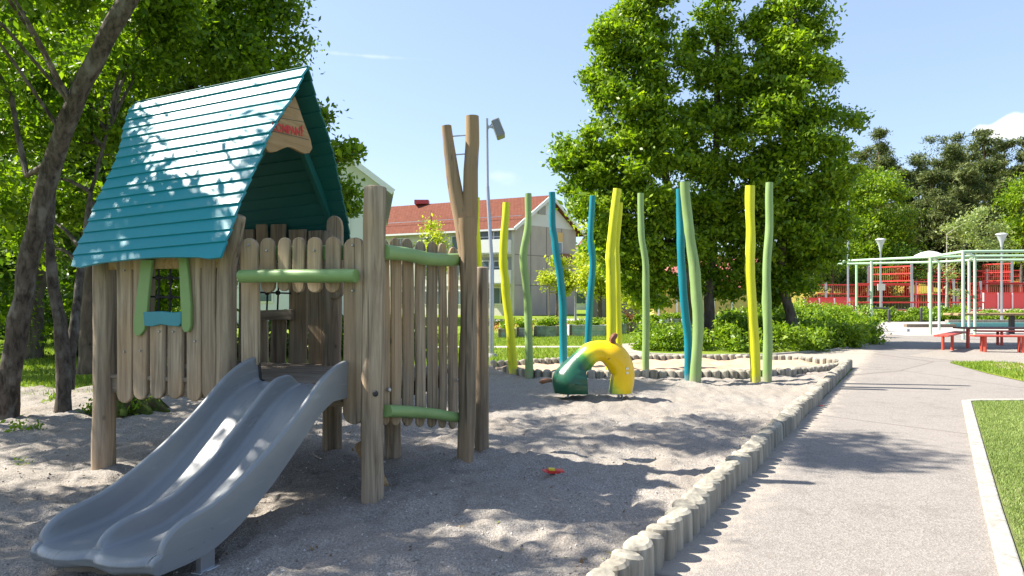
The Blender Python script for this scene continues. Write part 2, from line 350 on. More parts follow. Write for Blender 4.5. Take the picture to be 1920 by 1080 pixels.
def gmask(X, Y):
    px = X/Y*R_+960; d = (X-PAL0.x)*PALD.y-(Y-PAL0.y)*PALD.x
    zb = ZF(interp(px, [(-3000, 742), (0, 737), (170, 733), (225, 700), (480, 690), (924, 690), (925, 694)]+near_row[1:]+[(1600, 692)]))+(fbm(X, Y, 2.5, 3, 21)-.5)*.7*(px < 900)
    return (Y < zb) & (d < -.03)
grid('gravel', -13, 8, 1.3, 15.3, .04, GRAVEL, gh, gmask)
def sh(X, Y): return .07+(fbm(X, Y, 2.2, 3, 31)-.5)*.16
def smask(X, Y):
    px = X/Y*R_+960
    return (Y < ZF(interp(px, far_row))) & (Y > ZF(interp(px, near_row))) & (px > 926) & (px < 1590)
grid('sand', -1, 8, 12, 17, .05, SAND, sh, smask)
# kerbs
def ribbon(name, pts, wd, h, mat, label, cat='kerb'):
    mb = MB(); P = [Vector((p[0], p[1])) for p in pts]; n = len(P); vs = []
    for i, p in enumerate(P):
        t = (P[min(i+1, n-1)]-P[max(i-1, 0)]).normalized(); q = Vector((-t.y, t.x))*wd/2
        vs += [(p.x-q.x, p.y-q.y, -.05), (p.x-q.x, p.y-q.y, h), (p.x+q.x, p.y+q.y, h), (p.x+q.x, p.y+q.y, -.05)]
    fs = []
    for i in range(n-1):
        for k in range(3): fs.append((i*4+k, i*4+k+1, i*4+k+5, i*4+k+4))
    fs += [(0, 1, 2, 3), ((n-1)*4, (n-1)*4+3, (n-1)*4+2, (n-1)*4+1)]
    mb.add(vs, fs); o = obj(name, mb, mat, bevel=.012); return tag(o, kind='structure')
KERB = NM('kerb_stone'); _a = KERB.noise(KERB.coord(), 14, 6, .75); _b = KERB.noise(KERB.coord(), 90, 2)
KERB.col(KERB.mix(KERB.ramp(_b, (.54, G3(0)), (.64, G3(.8))), KERB.ramp(_a, (.3, (.16, .148, .125)), (.58, (.40, .38, .335))), (.3, .27, .23))); KERB.bump(_a, .4, .006); KERB.set(.85, 0, .2); KERB = KERB.m
k0 = G(1812, 755); k1 = G(1838, 864); k2 = G(1893, 1070); kd = (k2-k1).normalized()
ribbon('kerb', [G(2350, 751.5), G(1990, 752.5), G(1833, 753), k0, k1, G(1860, 955), k2, k2+kd*2.2], .115, .035, KERB, '')
kf = G(1812, 755)
sheet('artificial_turf', [G(2350, 753), G(1990, 754), G(1820, 755.5), k0, k1, G(1860, 955), k2, k2+kd*2.2, (9, .5), (16, 9.5)], .018, TURF)
ribbon('kerb', gp((1188, 660), (1212, 664.5), (1300, 668), (1440, 666.5), (1560, 657.5), (1640, 644), (1657, 629), (1648, 612)), .09, .05, KERB, '')

# ------------------------------------------------------------------ foliage
def leaves_np(tw, lpt, spread, size, rng, aspect=.5, up=.25, droop=0.0):
    n = len(tw)*lpt
    P = np.repeat(tw, lpt, 0)+rng.normal(size=(n, 3))*np.array([spread, spread, spread*.6])
    D = rng.normal(size=(n, 3)); D[:, 2] -= droop; D /= np.linalg.norm(D, axis=1)[:, None]
    N = rng.normal(size=(n, 3)); N[:, 2] += up*4; S_ = np.cross(D, N); S_ /= np.linalg.norm(S_, axis=1)[:, None]+1e-9
    L = size*np.clip(rng.lognormal(-.08, .32, n), .4, 1.9)[:, None]; Wd = L*aspect
    v = np.stack([P-D*L*.5, P+S_*Wd*.5+D*L*.05, P+D*L*.5, P-S_*Wd*.5+D*L*.05], 1).reshape(-1, 3)
    return v, np.arange(n*4).reshape(-1, 4)
def twigs(clumps, n, rng, inner=.45):
    # clump -> tufts on its shell -> twigs in the tuft
    C = np.array([c[:3] for c in clumps], float); Rr = np.array([(c[3:] if len(c) == 6 else [c[3]]*3) for c in clumps], float)
    wt = (Rr[:, 0]*Rr[:, 2]+Rr[:, 0]*Rr[:, 1]); nt_ = max(6, n//26)
    def shell(k, lo):
        idx = rng.choice(len(C), k, p=wt/wt.sum()); d = rng.normal(size=(k, 3)); d /= np.linalg.norm(d, axis=1)[:, None]
        r = lo+(1-lo)*rng.random(k)**.6; r *= rng.uniform(.75, 1.2, k); return idx, C[idx]+d*Rr[idx]*r[:, None]
    ti, T = shell(nt_, max(inner, .55)); k = rng.integers(0, nt_, int(n*.88)); d = rng.normal(size=(len(k), 3))*.5
    sc_ = (Rr[ti[k]].mean(1)*.30*rng.uniform(.45, 1.25, nt_)[k])[:, None]*np.array([1, 1, .7])
    a = T[k]+d*sc_; _, b = shell(n-len(k), inner*.8); return np.concatenate([a, b])
def crown(name, clumps, n, lpt, spread, size, mat, parent=None, seed=1, inner=.45, cull=None, **k):
    rng = np.random.default_rng(seed); tw = twigs(clumps, n, rng, inner)
    if cull is not None: tw = tw[cull(tw)]
    v, f = leaves_np(tw, lpt, spread, size, rng, **k); return npmesh(name, v, f, 4, mat, parent)
def limbs(mb, trunk, r0, clumps, n, seed=0, rfac=.35, seg=6):
    rr = random.Random(seed); cs = list(clumps); rr.shuffle(cs)
    for c in cs[:n]:
        e = Vector(c[:3]); cand = [p for p in trunk if p.z < e.z-.1] or [trunk[0]]
        s = min(cand, key=lambda p: (p-e).length+abs((e.z-p.z)-.8*(Vector((p.x-e.x, p.y-e.y)).length))*.6)
        m = s.lerp(e, .5)+Vector((rr.uniform(-.1, .1), rr.uniform(-.1, .1), rr.uniform(.0, .15)))*(e-s).length
        r = r0*rfac; mb.tube([s, s.lerp(m, .5)+Vector((0, 0, .05)), m, m.lerp(e, .6), e], [r, r*.75, r*.5, r*.3, r*.1], seg, .1, seed=rr.random()*9)
def tree(label, cat, trunks, r0, clumps, n, lpt, spread, size, mat, bark, seed, name='leafy_tree', nl=8, group=None, cull=None, rtop=.3, jit=.12, inner=.45, rfac=.35, r2f=.7, **k):
    base = Vector(trunks[0][0]); root = empty(name, base); tag(root, label, cat, group)
    mb = MB(); allp = []
    for ti, t in enumerate(trunks):
        t = [Vector(p)-base for p in t]; pts = []
        for i in range(len(t)-1):
            for q in range(4): pts.append(t[i].lerp(t[i+1], q/4)+Vector((mnoise.noise(t[i]*3+Vector((q, 0, seed)))*r0*.25, 0, 0))*(i+q > 0))
        pts.append(t[-1]); nn = len(pts); rr = r0 if ti == 0 else r0*r2f
        mb.tube(pts, [rr*(1.35 if i == 0 else 1.12 if i == 1 else 1)*(1-(1-rtop)*i/(nn-1)) for i in range(nn)], 12, jit, seed=seed+ti); allp += [p for i, p in enumerate(pts) if i > nn*.3]
    cl = [tuple(Vector(c[:3])-base)+tuple(c[3:]) for c in clumps]
    limbs(mb, allp, r0, cl, nl, seed, rfac)
    obj('trunk', mb, bark, root, smooth=True, ang=80)
    cu = None
    if cull is not None: bb = np.array(base); cu = lambda tw: cull(tw+bb)
    crown('crown', cl, n, lpt, spread, size, mat, root, seed, inner, cu, **k); return root
def pc(px, py, Z, rpx, ry=None, dz=1.0):
    p = W(px, py, Z); r = rpx/R_*Z; return (p.x, p.y, p.z, r, r*dz, (ry/R_*Z if ry else r))

# ------------------------------------------------------------------ PLAY TOWER
tower = empty('play_tower', (OA.x, OA.y, 0), math.atan2(U.y, U.x))
tag(tower, 'wooden play tower with steep teal roof, fence pickets and grey double slide on the gravel', 'play tower')
def post(name, pts, r, mat=WOOD, seg=22, jit=.09, rt=.012, seed=1, rtop=None, label=None):
    mb = MB(); P = []
    for i in range(len(pts)-1):
        a = Vector(pts[i]); b = Vector(pts[i+1])
        for q in range(5): P.append(a.lerp(b, q/5))
    P.append(Vector(pts[-1])); n = len(P); rs = [r*(1+(.0 if rtop is None else (rtop/r-1))*i/(n-1)) for i in range(n)]
    mb.tube(P, rs, seg, jit, seed=seed, round_top=rt*1.5); o = obj(name, mb, mat, tower, smooth=True, ang=55)
    if label: o['label'] = label
    return o
def lp(v, *pp): return [(lambda a: (a[0], v, a[1]))(on_v(x, y, v)) for x, y in pp]
def z0(p): return [(p[0][0], p[0][1], -.15)]+p
post('post', z0(lp(0, (195, 890), (196, 700), (196, 492))), .088, seed=1)
post('post', z0(lp(0, (425, 880), (425, 600), (426, 500), (441, 440), (450, 402))), .088, seed=2, rtop=.05)
post('post', z0(lp(0, (698, 950), (699, 700), (703, 348))), .079, seed=3)
post('post', [(1.36, 1.28, -.15), (1.36, 1.28, 1), (1.36, 1.28, 2.15)], .09, seed=4)
post('post', [(0, 1.28, -.15), (0, 1.28, 1), (0, 1.28, 2.0)], .09, seed=5)
FV = .0
# forked trunk: own local depth
def wl(p): d = Vector((p.x-OA.x, p.y-OA.y)); return Vector((d.dot(U), d.dot(V), p.z))
ZE = 6.0
fk = MB()
def rs_line(pts, n=5):
    P = []
    for i in range(len(pts)-1):
        for q in range(n): P.append(pts[i].lerp(pts[i+1], q/n))
    return P+[pts[-1]]
tr = rs_line([wl(W(x, y, ZE)) for x, y in ((873, 925), (873, 850), (877, 700), (879, 560), (876, 470), (872, 410))])
fk.tube(tr, [.078-.0*i for i in range(len(tr)-6)]+[.08, .084, .088, .094, .098, .098], 18, .1, seed=11)
lf = rs_line([wl(W(x, y, ZE)) for x, y in ((877, 480), (867, 425), (858, 380), (849, 330), (843, 285), (837, 236))])
fk.tube(lf, [.078-.034*i/(len(lf)-1) for i in range(len(lf))], 14, .08, seed=12)
rf = rs_line([wl(W(x, y, ZE)) for x, y in ((880, 440), (882, 390), (883, 320), (886, 270), (885, 218))])
fk.tube(rf, [.068-.010*i/(len(rf)-1) for i in range(len(rf))], 14, .08, seed=13)
ft = obj('forked_post', fk, WOOD, tower, smooth=True, ang=55)
for y in (256, 291):
    mb = MB(); mb.tube([wl(W(842, y, ZE)), wl(W(881, y-3, ZE))], .006, 8); obj('rung', mb, STEEL, tower, smooth=True)
pf = [wl(W(x, y, 6.5)) for x, y in ((903, 890), (903, 700), (903, 500))]
post('post', pf, .07, seed=9)
post('post', [(2.0, 1.3, -.15), (2.0, 1.3, .95)], .075, seed=14); 
# deck
dk = MB(); nb = 9
for i in range(nb):
    v0 = -.02+i*(1.36/nb); dk.box((1.28, v0+.07, .855), (2.56, 1.36/nb-.008, .035))
obj('deck', dk, WOODH, tower, bevel=.004)
bm_ = MB(); bm_.box((1.28, .03, .775), (2.5, .06, .12)); bm_.box((1.28, 1.25, .775), (2.5, .06, .12)); bm_.box((.05, .64, .775), (.06, 1.14, .12)); bm_.box((2.5, .64, .775), (.06, 1.14, .12))
obj('deck_frame', bm_, WOODH, tower, bevel=.004)
# boards / pickets
def outline(a0, a1, b0, b1, top=.6, bot=.6, wob=0.004, seed=0, k=7, skew=0):
    w2 = (a1-a0)/2; c = (a0+a1)/2; rr = random.Random(seed); L = []
    ht = top*w2*2*.62; hb = bot*w2*2*.62; tilt = rr.uniform(-.12, .12)
    n = 6
    side = [(b0+hb+(b1-ht-b0-hb)*i/n) for i in range(n+1)]; ph = rr.uniform(0, 6); 
    wf = lambda z: wob*math.sin(z*4+ph)+wob*.6*math.sin(z*9+ph*2)
    for z in side: L.append((a1+wf(z)+skew*(z-b0), z))
    if top > 0:
        for i in range(1, k): an = math.pi*i/k; L.append((c+w2*math.cos(an)+wf(b1)+skew*(b1-b0), b1-ht+ht*math.sin(an)**.8+tilt*w2*math.cos(an)*.5))
    for z in reversed(side): L.append((a0+wf(z)*.7+skew*(z-b0), z))
    if bot > 0:
        for i in range(1, k): an = math.pi*i/k; L.append((c-w2*math.cos(an), b0+hb-hb*math.sin(an)**.8))
    return L
def board_v(name, x0, x1, yt, yb, v, th=.032, mat=WOOD, top=.6, bot=.6, seed=0, parent=None, wob=.005, skew=0, label=None):
    a0, z1 = on_v((x0+x1)/2, yt, v); _, zb = on_v((x0+x1)/2, yb, v); ua = on_v(x0, yt, v)[0]; ub = on_v(x1, yt, v)[0]
    mb = MB(); mb.prism(outline(ua, ub, zb, z1, top, bot, wob, seed, skew=skew), th, lambda a, b, c: (a, v+c, b))
    o = obj(name, mb, mat, parent or tower, bevel=.007, smooth=True, ang=35)
    if label: o['label'] = label
    return o
def board_u(name, x0, x1, yt, yb, u, th=.032, mat=WOOD, top=.6, bot=.6, seed=0, wob=.005):
    _, z1 = on_u((x0+x1)/2, yt, u); _, zb = on_u((x0+x1)/2, yb, u); va = on_u(x0, yt, u)[0]; vb = on_u(x1, yt, u)[0]
    mb = MB(); mb.prism(outline(va, vb, zb, z1, top, bot, wob, seed), th, lambda a, b, c: (u-c, a, b)); return obj(name, mb, mat, tower, bevel=.007, smooth=True, ang=35)
# left wall boards
for i, (a, b, t, bt) in enumerate(((218, 246, 487, 756), (249, 275, 487, 750), (349, 376, 480, 753), (378, 404, 478, 748))):
    board_v('wall_board', a, b, t, bt, -.03, seed=i+3, top=0, bot=.9)
for i, (a, b, t, bt) in enumerate(((280, 307, 608, 748), (313, 340, 608, 748))):
    board_v('wall_board', a, b, t, bt, -.03, seed=i+13, top=0, bot=.9)
def poly_v(name, pts, v, th, mat, parent=None):
    mb = MB(); mb.prism([on_v(x, y, v) for x, y in pts], th, lambda a, b, c: (a, v+c, b)); return obj(name, mb, mat, parent or tower, bevel=.005, smooth=True, ang=35)
wf_ = empty('x'); bpy.data.objects.remove(wf_)
poly_v('shutter', [(263, 487), (285, 487), (281, 520), (277, 560), (274, 600), (270, 618), (262, 629), (254, 630), (250, 620), (251, 595), (256, 550), (261, 515)], -.062, .028, SAGE)
poly_v('shutter', [(334, 483), (349, 483), (353, 520), (357, 570), (357, 612), (353, 622), (345, 623), (340, 614), (338, 570), (336, 520)], -.062, .028, SAGE)
poly_v('window_sill', [(268, 585), (300, 583.5), (325, 586), (339, 584), (339, 606), (334, 612), (318, 611), (300, 608), (285, 612), (270, 611)], -.068, .04, paint('teal_sill_paint', (.03, .23, .28), .5, .4, .2, .3))
lint = MB(); lint.box((.68, -.012, 1.79), (1.3, .03, .10)); obj('lintel', lint, FRESH, tower, bevel=.004)
def net(v, xs, ys, x0, x1, y0, y1):
    for x in xs:
        mb = MB(); a = on_v(x, y0, v); b = on_v(x+1, (y0+y1)/2, v); c = on_v(x-1, y1, v); mb.tube([(q[0], v, q[1]) for q in (a, b, c)], .009, 6); obj('net_rope', mb, ROPE, tower, smooth=True)
    for y in ys:
        mb = MB(); a = on_v(x0, y, v); b = on_v(x1, y+2, v); mb.tube([(a[0], v, a[1]), (b[0], v, b[1])], .009, 6); 
        for x in xs:
            k = on_v(x, y+1, v); mb.tube([(k[0]-.026, v, k[1]), (k[0]-.014, v, k[1]), (k[0], v, k[1]), (k[0]+.014, v, k[1]), (k[0]+.026, v, k[1])], [.008, .021, .026, .021, .008], 10)
        obj('net_rope', mb, ROPE, tower, smooth=True)
net(.0, (297, 319), (520, 556), 275, 345, 480, 590)
# far wall boards (v=1.28)
for i, (a, b, t, bt) in enumerate(((414, 440, 430, 720), (447, 474, 430, 720), (541, 573, 430, 700), (577, 603, 432, 715))):
    board_v('wall_board', a, b, t, bt, 1.30, seed=i+30, top=.0, bot=.8)
for i, (a, b) in enumerate(((480, 500), (507, 534))):
    board_v('wall_board', a, b, 600, 710, 1.30, seed=i+40, top=0, bot=.8)
    board_v('wall_board', a, b, 420, 505, 1.30, seed=i+50, top=0, bot=.8)
poly_v('window_sill', [(484, 582), (546, 580), (546, 600), (484, 600)], 1.24, .04, WOODH)
net(1.28, (501, 521), (548,), 480, 545, 490, 590)
lint = MB(); lint.box((.68, 1.24, 1.80), (1.3, .04, .10)); obj('lintel', lint, WOODH, tower, bevel=.004)
# end wall boards (u=0)
for i in range(8):
    if i in (3, 4): continue
    v0 = .1+i*.145; mb = MB(); mb.prism(outline(v0, v0+.115, .74, 1.95+.9*(1-abs(v0-.58)/.62)*.8, .0, .8, .005, i), .03, lambda a, b, c: (-.02+c, a, b)); obj('wall_board', mb, WOOD, tower, bevel=.006)
# front short pickets + rails
for i, (a, b, bt) in enumerate(((451, 483, 690), (488, 514, 549), (520, 541, 546), (547, 569, 549), (576, 602, 549), (609, 636, 549))):
    board_v('picket', a, b, 446-i*.5, bt, -.05 if i else -.03, seed=i+60, top=.85, bot=.9 if i else .5)
board_v('picket', 643, 680, 445, 796, -.05, .036, seed=70, top=.8, bot=.8)
a = on_v(452, 518, -.12); b = on_v(560, 517, -.12); c = on_v(668, 517, -.12)
mb = MB(); mb.tube(rs_line([Vector((q[0], -.12, q[1])) for q in (a, b, c)], 6), .048, 14, .06, seed=5); obj('rail', mb, SAGE, tower, smooth=True, ang=50)
a = on_v(478, 475, .02); c = on_v(690, 473, .02)
mb = MB(); mb.box2((a[0]-.06, .02, a[1]), (c[0], .02, c[1]), .03, .11); obj('rail', mb, SAGE, tower, bevel=.008)
# side fence (u = 2.58)
for i, (a, b, t) in enumerate(((718, 732, 450), (735, 754, 446), (757, 777, 447), (781, 799, 452), (803, 822, 453), (825, 839, 456), (843, 860, 463))):
    board_u('picket', a+.5, b-.5, t, 797+i*1.2, 2.58, .022, seed=80+i, top=.75, bot=.9, wob=.008)
for pts, r in ((((719, 472), (760, 476), (800, 484), (840, 488), (869, 486)), .054), (((725, 770), (770, 772), (815, 776), (862, 783)), .045)):
    mb = MB(); mb.tube(rs_line([Vector((2.655, on_u(x, y, 2.655)[0], on_u(x, y, 2.655)[1])) for x, y in pts], 5), r, 14, .09, seed=r*90); obj('rail', mb, SAGE, tower, smooth=True, ang=50)
# ---- roof fitted to its slat lines
RL = [(255, 190), (241.6, 207.3), (236, 225), (231, 242), (228.6, 259), (224.4, 277), (218, 295.4), (210.8, 314.9), (201, 333.7), (192, 354), (182, 373.6), (173.5, 393.7), (167, 413), (158, 434), (147.6, 454.6), (138.5, 476.3), (137, 492)]
RR = [(578, 122), (567.9, 141.4), (558.8, 161.6), (546, 184), (531.8, 204.6), (519, 226.6), (507, 247), (497.5, 267.8), (490, 287.6), (478.7, 312), (470, 333), (459.6, 357.6), (449.5, 379), (442, 403), (434, 427.7), (424.5, 450.4), (416, 476)]
vr = []; PR = []; PL = []
for i in range(17):
    u = 1.565-(1.565-1.46)*i/16; v, z = on_u(*RR[i], u); vr.append(v); PR.append((u, v, z))
VM = vr[0]
for i in range(17):
    ul, zl = on_v(*RL[i], vr[i]); PL.append((ul, vr[i], zl))
def roof_half(side):
    mb = MB()
    T = lambda p: Vector((p[0], p[1] if side > 0 else 2*VM-p[1], p[2]))
    for i in range(16):
        a, b = T(PL[i]), T(PR[i]); c, d = T(PR[i+1]), T(PL[i+1])
        dn = ((d-a)+(c-b)).normalized(); al = (b-a).normalized(); nrm = al.cross(dn).normalized()
        if nrm.z < 0: nrm = -nrm
        if nrm.y*side > 0 and abs(nrm.y) > .3: pass
        n = 14 if i == 15 else 1; top = []; bot = []
        for k in range(n+1):
            t = k/n; p = a.lerp(b, t); q = d.lerp(c, t)+dn*.012
            if i == 15:
                wv = .03*math.exp(-((t-.07)/.08)**2)-.022*math.exp(-((t-.55)/.25)**2)+.02*math.exp(-((t-.95)/.06)**2); q = q+dn*(wv+.012)
            top.append(p); bot.append(q)
        vs = []
        for p, q in zip(top, bot): vs += [p-nrm*.004, q+nrm*.012, q-nrm*.008, p-nrm*.022]
        fs = []
        for k in range(n):
            for j in range(4): fs.append((k*4+j, k*4+(j+1) % 4, k*4+4+(j+1) % 4, k*4+4+j))
        fs += [(0, 3, 2, 1), (n*4, n*4+1, n*4+2, n*4+3)]; mb.add(vs, fs)
    return mb
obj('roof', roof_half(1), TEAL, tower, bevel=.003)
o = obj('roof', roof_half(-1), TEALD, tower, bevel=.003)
# teal barge / braces
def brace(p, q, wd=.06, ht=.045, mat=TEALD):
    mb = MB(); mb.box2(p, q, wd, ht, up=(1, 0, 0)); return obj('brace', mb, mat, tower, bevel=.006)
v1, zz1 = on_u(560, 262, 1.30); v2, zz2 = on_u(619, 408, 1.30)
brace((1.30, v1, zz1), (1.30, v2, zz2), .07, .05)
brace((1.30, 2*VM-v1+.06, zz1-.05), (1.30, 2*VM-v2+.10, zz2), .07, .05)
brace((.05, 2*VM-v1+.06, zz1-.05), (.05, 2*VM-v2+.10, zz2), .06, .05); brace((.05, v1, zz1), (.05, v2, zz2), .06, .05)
# side pointed boards at far posts
board_v('wall_board', 611, 640, 404, 560, 1.20, .035, seed=90, top=1.0, bot=.4)
# gable board
UG = 1.50
gb = [(553, 180), (536, 205), (519, 235), (508, 252), (500, 268), (499, 278), (503, 284), (510, 286), (519, 284), (530, 279), (538, 276), (545, 276), (553, 279), (562, 284), (572, 288), (581, 287), (586, 278), (583, 262), (577, 246), (568, 222), (560, 198)]
mb = MB(); mb.prism([on_u(x, y, UG) for x, y in gb], .03, lambda a, b, c: (UG-c, a, b)); gbo = obj('gable_board', mb, FRESH, tower, bevel=.005)
for (xa, ya), (xb, yb) in (((541, 200), (563, 206)), ((525, 221), (570, 229)), ((511, 246), (579, 262))):
    mb = MB(); p = on_u(xa, ya, UG); q = on_u(xb, yb, UG); mb.box2((UG+.0005, p[0], p[1]), (UG+.0005, q[0], q[1]), .004, .003, up=(1, 0, 0)); obj('groove', mb, DSTEEL, gbo)
def text(s, size, mat, M, parent, name='lettering', ext=.001):
    c = bpy.data.curves.new('t', 'FONT'); c.body = s; c.size = size; c.extrude = ext; c.offset = size*.035; c.space_character = 1.02
    t = bpy.data.objects.new('t', c); COL.objects.link(t); dg = bpy.context.evaluated_depsgraph_get(); me = bpy.data.meshes.new_from_object(t.evaluated_get(dg)); bpy.data.objects.remove(t)
    me.transform(M); o = bpy.data.objects.new(name, me); me.materials.clear(); finish(o, parent, mat); return o
pK = on_u(509, 244, UG); pN = on_u(563, 254.5, UG); Ltx = math.hypot(pN[0]-pK[0], pN[1]-pK[1]); e1 = Vector((0, (pN[0]-pK[0])/Ltx, (pN[1]-pK[1])/Ltx)); e2 = Vector((1, 0, 0)).cross(e1)
to = text('KOMPAN', .1, REDT, Matrix.Identity(4), gbo); bbw = max(v.co.x for v in to.data.vertices)
sc = Ltx/bbw; M = Matrix.Translation((UG+.003, pK[0], pK[1])) @ Matrix((e1, e2*1.05, Vector((1, 0, 0)))).transposed().to_4x4() @ Matrix.Scale(sc, 4); to.data.transform(M)
hN = sc*.07
def fig():
    mb = MB(); O = Vector((UG+.004, pN[0], pN[1]))+e1*.022
    def st(a, b, wd): mb.box2(O+e1*a[0]+e2*a[1], O+e1*b[0]+e2*b[1], wd, .002, up=(1, 0, 0))
    h = hN
    mb.box(O+e2*h*.07, (.002, h*.17, h*.17)); st((.0, h*.3), (h*.02, h*.85), h*.17); st((h*.02, h*.8), (-h*.4, h*1.25), h*.11); st((h*.02, h*.8), (h*.42, h*.72), h*.13)
    st((h*.02, h*.85), (h*.12, h*1.45), h*.15); st((-h*.1, h*1.2), (h*.0, h*1.1), h*.1); return mb
obj('lettering', fig(), REDT, gbo)
# bolts
def bolt(p, ax, r=.012, mat=STEEL):
    mb = MB(); p = Vector(p); mb.tube([p, p+Vector(ax)*.008, p+Vector(ax)*.014], [r, r, r*.6], 10); obj('bolt', mb, mat, tower, smooth=True, ang=30)
for x, y in ((230, 660), (260, 658), (296, 622), (322, 622), (230, 507), (363, 640), (466, 460), (662, 545), (662, 460), (501, 470), (590, 470)):
    a = on_v(x, y, -.05); bolt((a[0], -.03 if x < 400 else -.05, a[1]), (0, -1, 0), .009)
a = on_v(704, 738, -.075); bolt((a[0], -.072, a[1]), (0, -1, 0), .022, RUBBER)
a = on_u(729, 731, 2.6); bolt((2.6, a[0], a[1]), (1, 0, 0), .018); a = on_u(861, 713, 2.62); bolt((2.60, a[0], a[1]), (1, 0, 0), .016)
# ---- slide
def prof(L, u): 
    q = sorted([on_u(x, y, u) for x, y in L]); return q
TR = [(655, 676), (640, 678), (631, 683), (602, 709), (561.6, 770), (508.6, 835.6), (455.6, 892.6), (406.7, 937.5), (362, 966), (325, 982), (292.6, 1000.6)]
BR = [(651, 748), (610, 762), (582, 803), (529, 880), (472, 954), (407, 1007), (341.5, 1041), (292.6, 1064)]
UR = 2.40; UL = 1.555; UC = (UR+UL)/2+.01
tp = prof(TR, UR); bp = prof(BR, UR)
LT = prof([(482, 675), (455.6, 685), (423, 713), (386, 762), (333, 815), (284.5, 868), (235.6, 913), (191, 937.5), (142, 952), (105, 966)], UL)
DT = prof([(545, 701), (521, 705), (496, 721.5), (447.5, 791), (386, 868), (325, 921), (268, 954), (219, 974), (182, 993)], UC)
print('TR', [(round(a, 2), round(b, 2)) for a, b in tp]); print('BR', [(round(a, 2), round(b, 2)) for a, b in bp]); print('LT', [(round(a, 2), round(b, 2)) for a, b in LT]); print('DT', [(round(a, 2), round(b, 2)) for a, b in DT])
print('roof L', [tuple(round(x, 2) for x in p) for p in PL]); print('roof R', [tuple(round(x, 2) for x in p) for p in PR])
VE = -1.64   # end of slide
def spl(x, L):
    return float(np.interp(x, [a for a, b in L], [b for a, b in L]))
def sm(x, L, h=.07):
    return (spl(x-h, L)+2*spl(x, L)+spl(x+h, L)+spl(x-2*h, L)*.5+spl(x+2*h, L)*.5)/5
BED = [(-2.2, .235), (-1.74, .235), (-1.5, .225), (-1.3, .235), (-1.1, .295), (-.86, .42), (-.6, .605), (-.38, .775), (-.2, .855), (-.08, .872), (.3, .872)]
WT = [(-2.2, .375), (-1.6, .375), (-1.47, .382), (-1.3, .41), (-1.1, .49), (-.86, .61), (-.59, .78), (-.36, .96), (-.18, 1.04), (-.08, 1.06), (.3, 1.06)]
DV = [(-2.2, .345), (-1.6, .345), (-1.4, .355), (-1.19, .39), (-.95, .50), (-.67, .70), (-.42, .895), (-.30, .955), (-.17, .965), (-.11, .94), (-.07, .89), (-.05, .875), (.3, .872)]
VE = -1.67
def slide():
    mb = MB(); RE = .20; vs_ = list(np.linspace(.0, VE+RE, 60))+[VE+RE*(1-math.sin(a)) for a in np.linspace(.12, math.pi/2, 12)]
    W_ = UR-UL; rows = []
    for v in vs_:
        zb = sm(v, BED, .04); zt = sm(v, WT, .04); zd = sm(v, DV, .02); e = max(0, (VE+RE-v)/RE); k = math.sqrt(max(0, 1-min(1, e)**2))
        zt = zb+.012+(zt-zb-.012)*k; zd = zb+.006+(zd-zb-.006)*k; zbot = min(zb-.055-.035*min(1, max(0, (-.9-v)/.5)), .79)
        bow = -.045*min(1, e)**2; row = []
        def P(w, z, b=0): row.append((UL+w*W_, v+bow*b, z))
        hw = zt-zb; hd = zd-zb
        P(.0, zbot); P(-.008, zbot+.4*(zt-zbot)); P(-.012, zt-.022); P(-.009, zt-.006); P(.002, zt); P(.018, zt); P(.029, zt-.006); P(.034, zt-.022)
        P(.040, zb+.55*hw); P(.047, zb+.22*hw); P(.058, zb+.07*hw, .2); P(.085, zb+.004, .4); P(.15, zb, .75); P(.27, zb-.002, 1); P(.38, zb, .75); P(.425, zb+.004, .4); P(.449, zb+.07*hd, .2); P(.462, zb+.22*hd); P(.470, zb+.55*hd); P(.476, zd-.022*min(1, hd/.03)); P(.482, zd-.006*min(1, hd/.03)); P(.492, zd)
        P(.508, zd); P(.518, zd-.006*min(1, hd/.03)); P(.524, zd-.022*min(1, hd/.03)); P(.530, zb+.55*hd); P(.538, zb+.22*hd); P(.551, zb+.07*hd, .2); P(.575, zb+.004, .4); P(.62, zb, .75); P(.73, zb-.002, 1); P(.85, zb, .75); P(.915, zb+.004, .4); P(.942, zb+.07*hw, .2); P(.953, zb+.22*hw); P(.960, zb+.55*hw)
        P(.966, zt-.022); P(.971, zt-.006); P(.982, zt); P(.998, zt); P(1.009, zt-.006); P(1.012, zt-.022); P(1.008, zbot+.4*(zt-zbot)); P(1.0, zbot); P(.93, zbot+.004); P(.73, zbot, 1); P(.5, zbot+.008); P(.27, zbot, 1); P(.07, zbot+.004)
        if k < .05: row = [(u, v_, max(min(z, zb+.012), zbot)) for u, v_, z in row]
        rows.append(row)
    n = len(rows[0]); last = rows[-1]; zc_ = (min(p[2] for p in last)+max(p[2] for p in last))/2; um = (UL+UR)/2
    for a in (20, 40, 60, 75, 86): a = rad(a); rows.append([(um+(u-um)*(1-.035*(1-math.cos(a))), v-.05*math.sin(a), zc_+(z-zc_)*math.cos(a)) for (u, v, z) in last])
    fs = []
    for i in range(len(rows)-1):
        for j in range(n): j2 = (j+1) % n; fs.append((i*n+j, i*n+j2, (i+1)*n+j2, (i+1)*n+j))
    fs.append(tuple(range(n))); fs.append(tuple(reversed([(len(rows)-1)*n+j for j in range(n)])))
    mb.add([(u, v, z-.035*(UR-u)/(UR-UL)*min(1, max(0, -v/.4))) for r in rows for (u, v, z) in r], fs); return mb
sl = obj('slide', slide(), PLAST, tower, smooth=True, ang=60); sl['label'] = 'grey moulded double slide'
